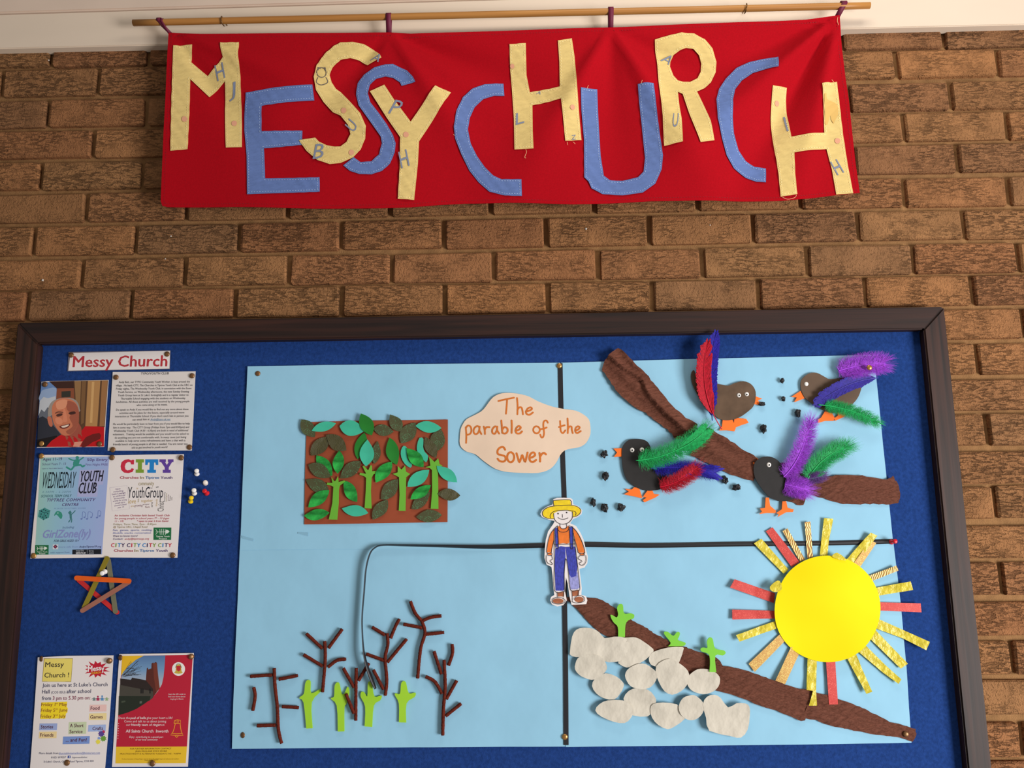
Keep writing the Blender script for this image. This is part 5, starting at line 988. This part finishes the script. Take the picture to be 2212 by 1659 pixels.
# ---------------------------------------------------------------- chenille twig trees
def chen(path, parent, nm, lv, seed):
    rnd = random.Random(seed)
    P = cr(path, 8, False) if len(path) > 2 else [(path[0][0] + (path[1][0] - path[0][0]) * k / 10, path[0][1] + (path[1][1] - path[0][1]) * k / 10) for k in range(11)]
    pts = []
    for x, yv in TW(P):
        q = W(x, yv, DI + .004); pts.append(Vector((q.x, -(DI + .0036 + lv + BPR(q.x, q.z)), q.z)))
    dense = []
    for a, b2 in zip(pts, pts[1:]):
        k = max(1, int((b2 - a).length / .0016)); dense += [a + (b2 - a) * (j / k) for j in range(k)]
    dense.append(pts[-1])
    r0 = .0033
    o = tube(nm, dense, [r0 * rnd.uniform(.95, 1.06) for _ in dense], M_CHEN, parent, 10, .07, True, seed)
    # fuzz
    V = []; F = []
    for p in dense:
        for _ in range(9):
            v = Vector((rnd.gauss(0, 1), rnd.gauss(0, 1), rnd.gauss(0, 1))).normalized(); s = v.cross(Vector((.3, .5, .8))).normalized() * .00018
            a = p + v * r0 * .7; e = p + v * (r0 * rnd.uniform(1.1, 1.5)); b0 = len(V); V += [a - s, a + s, e]; F.append((b0, b0 + 1, b0 + 2))
    f = mk('fuzz', V, F, M_CHEN, o); f['kind'] = 'stuff'
TT = [('twig tree furthest left, with square branches spread apart', [[(398, 735), (405, 900), (425, 1080), (435, 1290), (465, 1425)], [(178, 810), (380, 798)], [(440, 837), (612, 803)], [(208, 910), (222, 990), (200, 1125)], [(468, 1088), (620, 1098)], [(240, 1262), (410, 1258)]]),
      ('symmetrical twig tree with four raised arms left of the drooping ribbon', [[(860, 488), (865, 650), (840, 955)], [(690, 418), (838, 555)], [(1020, 378), (895, 550)], [(665, 612), (840, 718)], [(890, 725), (970, 665), (1055, 652)]]),
      ('twig tree touching the tip of the drooping ribbon on its right', [[(1433, 415), (1440, 520), (1415, 640), (1430, 850), (1415, 985)], [(1295, 358), (1415, 432)], [(1545, 285), (1510, 350), (1465, 460)], [(1612, 468), (1435, 680)], [(1240, 605), (1405, 665)], [(1305, 750), (1400, 930)]]),
      ('highest twig tree with a bent trunk and no sprout beside it', [[(1750, 300), (1780, 410), (1740, 560), (1712, 828)], [(1645, 120), (1690, 230), (1750, 300)], [(1930, 255), (1830, 270), (1760, 300)], [(1582, 332), (1755, 365)], [(1785, 425), (1955, 407)]]),
      ('shortest twig tree, standing between two yellow-green sprouts', [[(1150, 735), (1145, 1000), (1145, 1215)], [(1030, 735), (1130, 915)], [(1265, 690), (1170, 850)], [(1055, 970), (1130, 1150)]]),
      ('twig tree furthest right with a forked crown', [[(1955, 660), (1965, 900), (1950, 1100), (1943, 1350)], [(1862, 580), (1930, 790)], [(2028, 515), (2032, 600), (1995, 710)], [(1785, 812), (1870, 860), (1935, 970)], [(2070, 850), (1975, 1020)], [(2110, 1062), (1970, 1175)]])]
for i, (lb, ps) in enumerate(TT):
    e = TW([ps[0][-1]])[0]; t = thing('twig_tree', W(e[0], e[1], DI), 'maroon pipe cleaner ' + lb, 'twig tree', 'pipe cleaner twig trees')
    for j, p in enumerate(ps): chen(p, t, 'trunk' if j == 0 else 'branch', .0012 if j == 0 else (.0022 if i == 4 and j == 3 else .0004), i * 20 + j)
# ---------------------------------------------------------------- sun
sn = thing('paper_sun', W(1782, 1430, DI), 'big yellow paper sun with red, gold and cellophane rays', 'paper sun')
def sdome(x, z, c=W(1782, 1316, DI)):
    dx, dz = x - c.x, z - c.z; return BPR(x, z) + .0105 + .006 * math.sin(dx * 17 + dz * 24 + .6) * math.cos(dx * 9 - dz * 16) + .0035 * math.sin(dz * 34 - dx * 12)
sheet('disc', SU(ell(915, 807, 429, 431, 72)), DI, M_SUN, sn, sdome, .0006, .009)
RY = [('r', [(425, 180), (480, 147), (700, 430), (635, 470)]), ('s', [(560, 178), (600, 155), (745, 410), (703, 425)]), ('s', [(738, 105), (785, 100), (809, 400), (765, 400)]), ('y', [(897, 72), (972, 78), (958, 160), (938, 250), (925, 400), (862, 390), (878, 240), (890, 130)]), ('y', [(1270, 190), (1328, 215), (1140, 470), (1068, 425)]), ('d', [(1272, 252), (1322, 275), (1170, 500), (1120, 465)]), ('s', [(1480, 458), (1500, 498), (1250, 600), (1215, 560)]), ('y', [(1590, 585), (1613, 655), (1300, 710), (1285, 645)]), ('r', [(1683, 765), (1690, 838), (1325, 822), (1320, 755)]), ('y', [(1747, 1075), (1720, 1143), (1540, 1050), (1310, 965), (1325, 885), (1560, 990)]), ('y', [(1578, 1255), (1520, 1295), (1270, 1050), (1310, 975)]), ('y', [(1520, 1380), (1500, 1418), (1380, 1330), (1180, 1160), (1235, 1105), (1400, 1270)]), ('y', [(1280, 1478), (1235, 1497), (1080, 1200), (1160, 1180)]), ('r', [(1008, 1583), (935, 1585), (912, 1215), (988, 1215)]), ('y', [(832, 1590), (768, 1592), (802, 1472), (752, 1466), (762, 1205), (838, 1215), (828, 1480)]), ('g', [(575, 1418), (498, 1390), (630, 1115), (697, 1170)]), ('g', [(335, 1322), (285, 1255), (550, 1005), (600, 1050)]), ('y', [(205, 1073), (178, 1020), (510, 905), (525, 965)]), ('r', [(150, 895), (150, 815), (500, 825), (500, 888)]), ('r', [(130, 635), (168, 568), (500, 683), (490, 762)]), ('y', [(325, 278), (388, 240), (610, 490), (570, 525)])]
for i, (ty, q) in enumerate(RY):
    cx = sum(p[0] for p in q) / len(q); a = W(*SU([q[0]])[0], DI)
    def rr(x, z, i=i, ty=ty, a=a):
        u = math.hypot(x - a.x, z - a.z); base_ = BPR(x, z) + .0022
        if ty == 'y': return base_ + .0022 * abs(noise.noise(Vector((x * 70, z * 70, i)))) + .006 * max(0, 1 - u / .05) * (.2 + .8 * ((i * 37) % 5) / 4) + (.0012 if i == 14 else 0)
        return base_ + (.0045 * max(0, 1 - u / .05) * (((i * 29) % 4) / 3)) + (.0012 if i in (5, 13, 14, 15) else 0)
    sheet('ray', SU(q), DI, {'r': M_REDG, 's': M_GOLDS, 'y': M_TISSUE, 'd': M_GOLDG, 'g': M_GOLDG}[ty], sn, rr, .0005, .005)
sheet('ray', SU([(445, 625), (490, 585), (525, 580), (540, 645), (490, 670), (450, 655)]), DI, M_TISSUE, sn, lambda x, z: sdome(x, z) + .003, .0005, .005, smooth=2)
sheet('ray', SU([(950, 375), (990, 352), (1045, 388), (1058, 415), (1010, 408), (962, 392)]), DI, M_TISSUE, sn, lambda x, z: sdome(x, z) + .003, .0005, .005, smooth=2)
# ---------------------------------------------------------------- seeds
def seed(x, yv, s, label, i):
    bm = bmesh.new(); bmesh.ops.create_icosphere(bm, subdivisions=3, radius=1.0); rnd = random.Random(i)
    ax = (rnd.uniform(.7, 1.1), .75, rnd.uniform(.8, 1.2)); o3 = Vector((rnd.uniform(0, 50),) * 3)
    for v in bm.verts:
        n = noise.noise(v.co * 1.5 + o3) * .5 + noise.noise(v.co * 3.5 + o3) * .3
        v.co = Vector((v.co.x * ax[0], v.co.y * ax[1], v.co.z * ax[2])) * (.85 + n) * s
    bm.verts.index_update(); c = W(x, yv, DI + .004); c.y = -(DI + .004 + BPR(c.x, c.z))
    F = [[v.index for v in f.verts] for f in bm.faces]; V = [v.co + c for v in bm.verts]; bm.free()
    lab(mk('paper_seed', V, F, M_SEED), label, 'paper seed', 'black paper seeds')
for i, (x, yv, s, lb) in enumerate(((1689, 823, .0052, 'tiny crumpled black paper seed, upper one in front of the brown bird'), (1692, 861.5, .0052, 'tiny crumpled black paper seed, lower one by the open orange beak'), (1723, 893, .0082, 'crumpled black paper seed below the open beak of the right brown bird'), (1649, 926, .0088, 'crumpled black paper seed below the two brown birds'), (1646, 873, .0065, 'crumpled black paper seed held in the beak of the shiny brown bird'), (1305, 981, .0082, 'crumpled black paper seed highest on the left of the black bird'), (1308, 1028, .0085, 'crumpled black paper seed with a torn flap, left of the black bird'), (1281, 1085, .0085, 'crumpled black paper seed, leftmost of the row of three'), (1306, 1097, .0082, 'crumpled black paper seed, middle of the row of three'), (1341, 1096, .0075, 'crumpled black paper seed, rightmost of the row of three'), (1565, 1037, .0088, 'crumpled black paper seed, upper of the pair between the black birds'), (1590, 1053, .0082, 'crumpled black paper seed, lower of the pair between the black birds'))): seed(x, yv, s, lb, i + 11)
# ---------------------------------------------------------------- birds
FE = {}
def fmat(n, c): return mat('feather_' + n, c, .6, 0, .3, 240, stretch=(1, 1, 1), spec=.3)
def feather(parent, root, ctrl, tip, hw, col, d, style='sleek', n=130, seed_=0, t0=.06, tipd=0.0):
    rnd = random.Random(seed_); R_, C_, T_ = (B1([p])[0] for p in (root, ctrl, tip)); hw = hw * .3165 / 1060.0
    cen = []
    for k in range(41):
        t = k / 40; px = (1 - t) ** 2 * R_[0] + 2 * t * (1 - t) * C_[0] + t * t * T_[0]; py = (1 - t) ** 2 * R_[1] + 2 * t * (1 - t) * C_[1] + t * t * T_[1]
        w = W(px, py, d); dd = d + BPR(w.x, w.z) + .004 + .006 * math.sin(math.pi * t * .8) + tipd * t * t; w = W(px, py, dd); cen.append(w)
    V = []; F = []
    fluffy = style == 'fluffy'
    cnt = int(n * (5 if fluffy else 1.3))
    for sd in (-1, 1):
        for k in range(cnt):
            t = t0 + (1 - t0) * (k + rnd.random()) / cnt
            i = min(39, int(t * 40)); fr_ = t * 40 - i; p = cen[i].lerp(cen[i + 1], fr_); tg = (cen[i + 1] - cen[i]).normalized(); nr = Vector((tg.z, 0, -tg.x)) * sd
            prof = min(1, (t - t0) / .12 + .35) * (1 if t < .75 else max(.25, 1 - (t - .75) / .3))
            if fluffy: prof = 1.3 * min(1, (t - t0) / .08 + .5) * (1 if t < .9 else .85)
            L = hw * prof * (rnd.uniform(.65, 1.25) if fluffy else rnd.uniform(.88, 1.06))
            ang = math.radians((rnd.uniform(35, 100) if t < .88 else rnd.uniform(0, 85)) if fluffy else (rnd.uniform(34, 48) if t < .8 else rnd.uniform(20, 34)))
            if not fluffy and rnd.random() < .05: ang += rnd.uniform(-.3, .4)
            dr = tg * math.cos(ang) + nr * math.sin(ang); L = L / max(.45, math.sin(ang))
            if L > hw * 1.9: L = hw * 1.9
            dep = rnd.uniform(-.003, .006) if fluffy else rnd.uniform(-.0006, .0006)
            bw = rnd.uniform(.00022, .0005) if fluffy else rnd.uniform(.0016, .0023)
            seg = 3; b0 = len(V)
            for s in range(seg + 1):
                u = s / seg; q = p + dr * (L * u) + tg * (L * .25 * u * u) * (rnd.uniform(-1, 1.3) if fluffy else 1) + Vector((0, -dep * u - (.001 * (sd + 1) if not fluffy else 0) * u, 0))
                pw = bw * (1 - u * (.8 if fluffy else .45)); pd = Vector((-dr.z, 0, dr.x)) * pw
                V += [q + pd, q - pd]
            for s in range(seg): F.append((b0 + 2 * s, b0 + 2 * s + 1, b0 + 2 * s + 3, b0 + 2 * s + 2))
    o = mk('feather', V, F, fmat(*col), parent, True)
    qc = tuple(min(255, int(c * 1.05 + 18)) for c in col[1]); lift = Vector((0, -.0012, 0))
    tube('quill', [c + lift for c in cen[:37]], [.0011 * (1 - k / 44) for k in range(37)], mat('quill_' + col[0], qc, .4), o, 6)
    return o
RED, BLUE, GRN, PUR, NAVY = ('red', (182, 10, 38)), ('royal_blue', (38, 30, 156)), ('green', (24, 162, 84)), ('purple', (156, 62, 206)), ('indigo', (44, 34, 140))
def bird(c, label, body, bm_, beaks, eyes, feet, k, base_d=.0014):
    b = thing('craft_bird', W(*B1([c])[0], DI), label, 'craft bird', 'foam birds'); rl = lambda x, z: BPR(x, z) + base_d
    foam('body', B1, cr(body, 3), bm_, b, DI, rl, .0024)
    foam('beak', B1, beaks, M_ORANGE, b, DI, lambda x, z: BPR(x, z) + .0004, .002)
    for f in feet: foam('foot', B1, f, M_ORANGE, b, DI, lambda x, z: BPR(x, z) + base_d * .5, .002)
    for (ex, ey, ra, pu_) in eyes:
        q = B1([(ex, ey)])[0]; p = W(q[0], q[1], DI + .006); s = ra * .3165 / 1060
        y0 = DI + base_d + .0024 + BPR(p.x, p.z); V = []; F = []
        def dome(cx, cz, y0, r, h, n=16, m=5):
            V = []; F = []
            for i in range(m):
                a = i / m * math.pi / 2
                for j in range(n): V.append((cx + r * math.cos(a) * math.cos(j * 2 * math.pi / n), -(y0 + h * math.sin(a)), cz + r * math.cos(a) * math.sin(j * 2 * math.pi / n)))
            V.append((cx, -(y0 + h), cz))
            for i in range(m - 1):
                for j in range(n): F.append((i * n + j, i * n + (j + 1) % n, (i + 1) * n + (j + 1) % n, (i + 1) * n + j))
            for j in range(n): F.append(((m - 1) * n + j, (m - 1) * n + (j + 1) % n, m * n))
            return V, F
        V, F = dome(p.x, p.z, y0, s, s * .55); e = mk('eye', V, F, M_EYE, b, True)
        if pu_: V, F = dome(p.x + pu_[0] * s, p.z - pu_[1] * s, y0 + s * .33, s * .48, s * .28, 12, 4); mk('pupil', V, F, M_BLACK, e, True)
    return b
DF = DI + .004
b = bird((985, 700), 'shiny brown foam bird with red and blue feathers raised behind it', [(740, 325), (757, 322), (775, 380), (805, 425), (870, 405), (930, 412), (985, 422), (1030, 405), (1090, 392), (1140, 410), (1170, 450), (1175, 500), (1160, 560), (1120, 600), (1060, 640), (990, 658), (930, 650), (880, 610), (820, 560), (780, 490), (745, 420), (732, 360)], mat('glossy_brown_foam', (98, 78, 62), .28, 0, .22, 30, .3, 24), [(1170, 492), (1220, 510), (1190, 522), (1214, 552), (1165, 548)], [(1062, 486, 15, (.1, .1)), (1116, 478, 15, (-.05, .2))], [[(950, 650), (1015, 652), (1040, 710), (1030, 733), (975, 726), (925, 728), (945, 700)], [(1030, 640), (1110, 648), (1127, 675), (1080, 690), (1035, 708), (1025, 690)]], 0)
feather(b, (880, 660), (850, 330), (905, 62), 42, BLUE, DF, n=150, seed_=1, tipd=.016); feather(b, (945, 718), (770, 460), (850, 128), 50, RED, DF + .003, n=150, seed_=2, t0=.2, tipd=.014)
b = bird((1690, 640), 'matt brown foam bird with purple, indigo and green feathers', [(1480, 400), (1500, 365), (1540, 338), (1590, 335), (1640, 360), (1680, 378), (1760, 370), (1830, 380), (1890, 420), (1880, 480), (1850, 530), (1800, 575), (1740, 600), (1680, 607), (1620, 580), (1560, 545), (1510, 505), (1485, 455)], M_BROWNF, [(1480, 458), (1418, 498), (1455, 502), (1437, 535), (1508, 508)], [(1522, 409, 15, None)], [[(1645, 598), (1690, 600), (1712, 640), (1705, 662), (1650, 662), (1600, 676), (1597, 655), (1620, 640)], [(1730, 592), (1760, 585), (1795, 620), (1770, 638), (1715, 662), (1710, 645), (1735, 625)]], 1)
feather(b, (1740, 320), (1880, 275), (2040, 268), 58, PUR, DF + .002, 'fluffy', 170, 3, 0); feather(b, (2012, 368), (1800, 380), (1590, 548), 46, NAVY, DF, 'sleek', 120, 4, .05); feather(b, (1605, 552), (1800, 565), (2000, 668), 36, GRN, DF + .004, 'fluffy', 120, 5, .12)
pin(B1([(1952, 297)])[0], DF + .024, 'brass pin through the fluffy purple feather at the top right', 'bright')
b = bird((430, 1180), 'black foam bird with two eyes and green, blue and red feathers', [(262, 880), (270, 830), (310, 792), (365, 785), (415, 792), (445, 815), (462, 860), (475, 920), (520, 970), (560, 1020), (570, 1080), (545, 1120), (490, 1135), (430, 1138), (370, 1120), (310, 1080), (280, 1030), (265, 960)], M_BLACKF, [(268, 848), (205, 850), (230, 878), (207, 908), (268, 905)], [(333, 860, 16, (0, .1)), (400, 858, 16, (.05, .15))], [[(345, 1115), (380, 1118), (402, 1190), (350, 1178), (275, 1163), (310, 1145), (283, 1125), (330, 1130)], [(440, 1132), (470, 1136), (480, 1160), (520, 1165), (490, 1185), (415, 1218), (405, 1202), (430, 1185), (405, 1180)]], 2)
feather(b, (460, 985), (640, 960), (885, 1020), 40, BLUE, DF, 'fluffy', 130, 6, .05); feather(b, (760, 990), (820, 1000), (890, 1012), 46, BLUE, DF + .002, 'sleek', 60, 26, .05); feather(b, (520, 1112), (660, 1090), (770, 985), 42, RED, DF + .004, 'fluffy', 130, 7, .02); feather(b, (358, 932), (640, 910), (828, 728), 52, GRN, DF + .009, 'fluffy', 150, 8, .03); feather(b, (640, 860), (740, 820), (830, 730), 48, GRN, DF + .012, 'sleek', 80, 18, .05)
b = bird((1310, 1280), 'black foam bird with a single eye perched on the branch, purple and green feathers', [(1155, 985), (1170, 940), (1210, 912), (1265, 907), (1310, 925), (1345, 960), (1380, 1000), (1440, 1010), (1500, 1040), (1545, 1080), (1535, 1120), (1490, 1165), (1430, 1195), (1370, 1210), (1310, 1205), (1250, 1170), (1200, 1110), (1165, 1050)], M_BLACKF, [(1162, 900), (1198, 925), (1170, 965), (1130, 940), (1165, 935)], [(1262, 962, 16, (.05, .1))], [[(1240, 1185), (1262, 1185), (1270, 1240), (1310, 1275), (1305, 1292), (1250, 1290), (1195, 1298), (1215, 1280), (1200, 1260), (1235, 1255)], [(1355, 1203), (1378, 1203), (1390, 1255), (1432, 1265), (1425, 1284), (1380, 1285), (1320, 1318), (1330, 1300), (1312, 1290), (1350, 1265)]], 3, .006)
feather(b, (1365, 1045), (1490, 930), (1548, 672), 48, PUR, DF + .004, 'fluffy', 160, 9, .02); feather(b, (1375, 1095), (1440, 1110), (1515, 1125), 52, PUR, DF + .003, 'fluffy', 110, 10, 0); feather(b, (1530, 1060), (1620, 900), (1800, 835), 50, GRN, DF + .005, 'fluffy', 150, 11, .02); feather(b, (1520, 1050), (1580, 1060), (1640, 1030), 30, ('dusk', (96, 60, 130)), DF + .003, 'fluffy', 60, 12, 0)
# pins on the blue display
pin((557, 807), DS + .003, 'brown brass pin at the top left corner of the blue paper'); pin(TW([(105, 1352)])[0], DS + .003, 'brown brass pin at the bottom left corner of the blue paper', 'old', (0, -.5))
pin((1208, 790), DI + .002, 'brass pin at the top end of the upright black ribbon', 'bright'); pin(ST([(133, 1423)])[0], DI + .002, 'brass pin at the bottom end of the upright black ribbon', 'bright'); pin(BRC([(2020, 645)])[0], DI + .0045, 'brass pin in the far right tip of the brown slope', 'old')
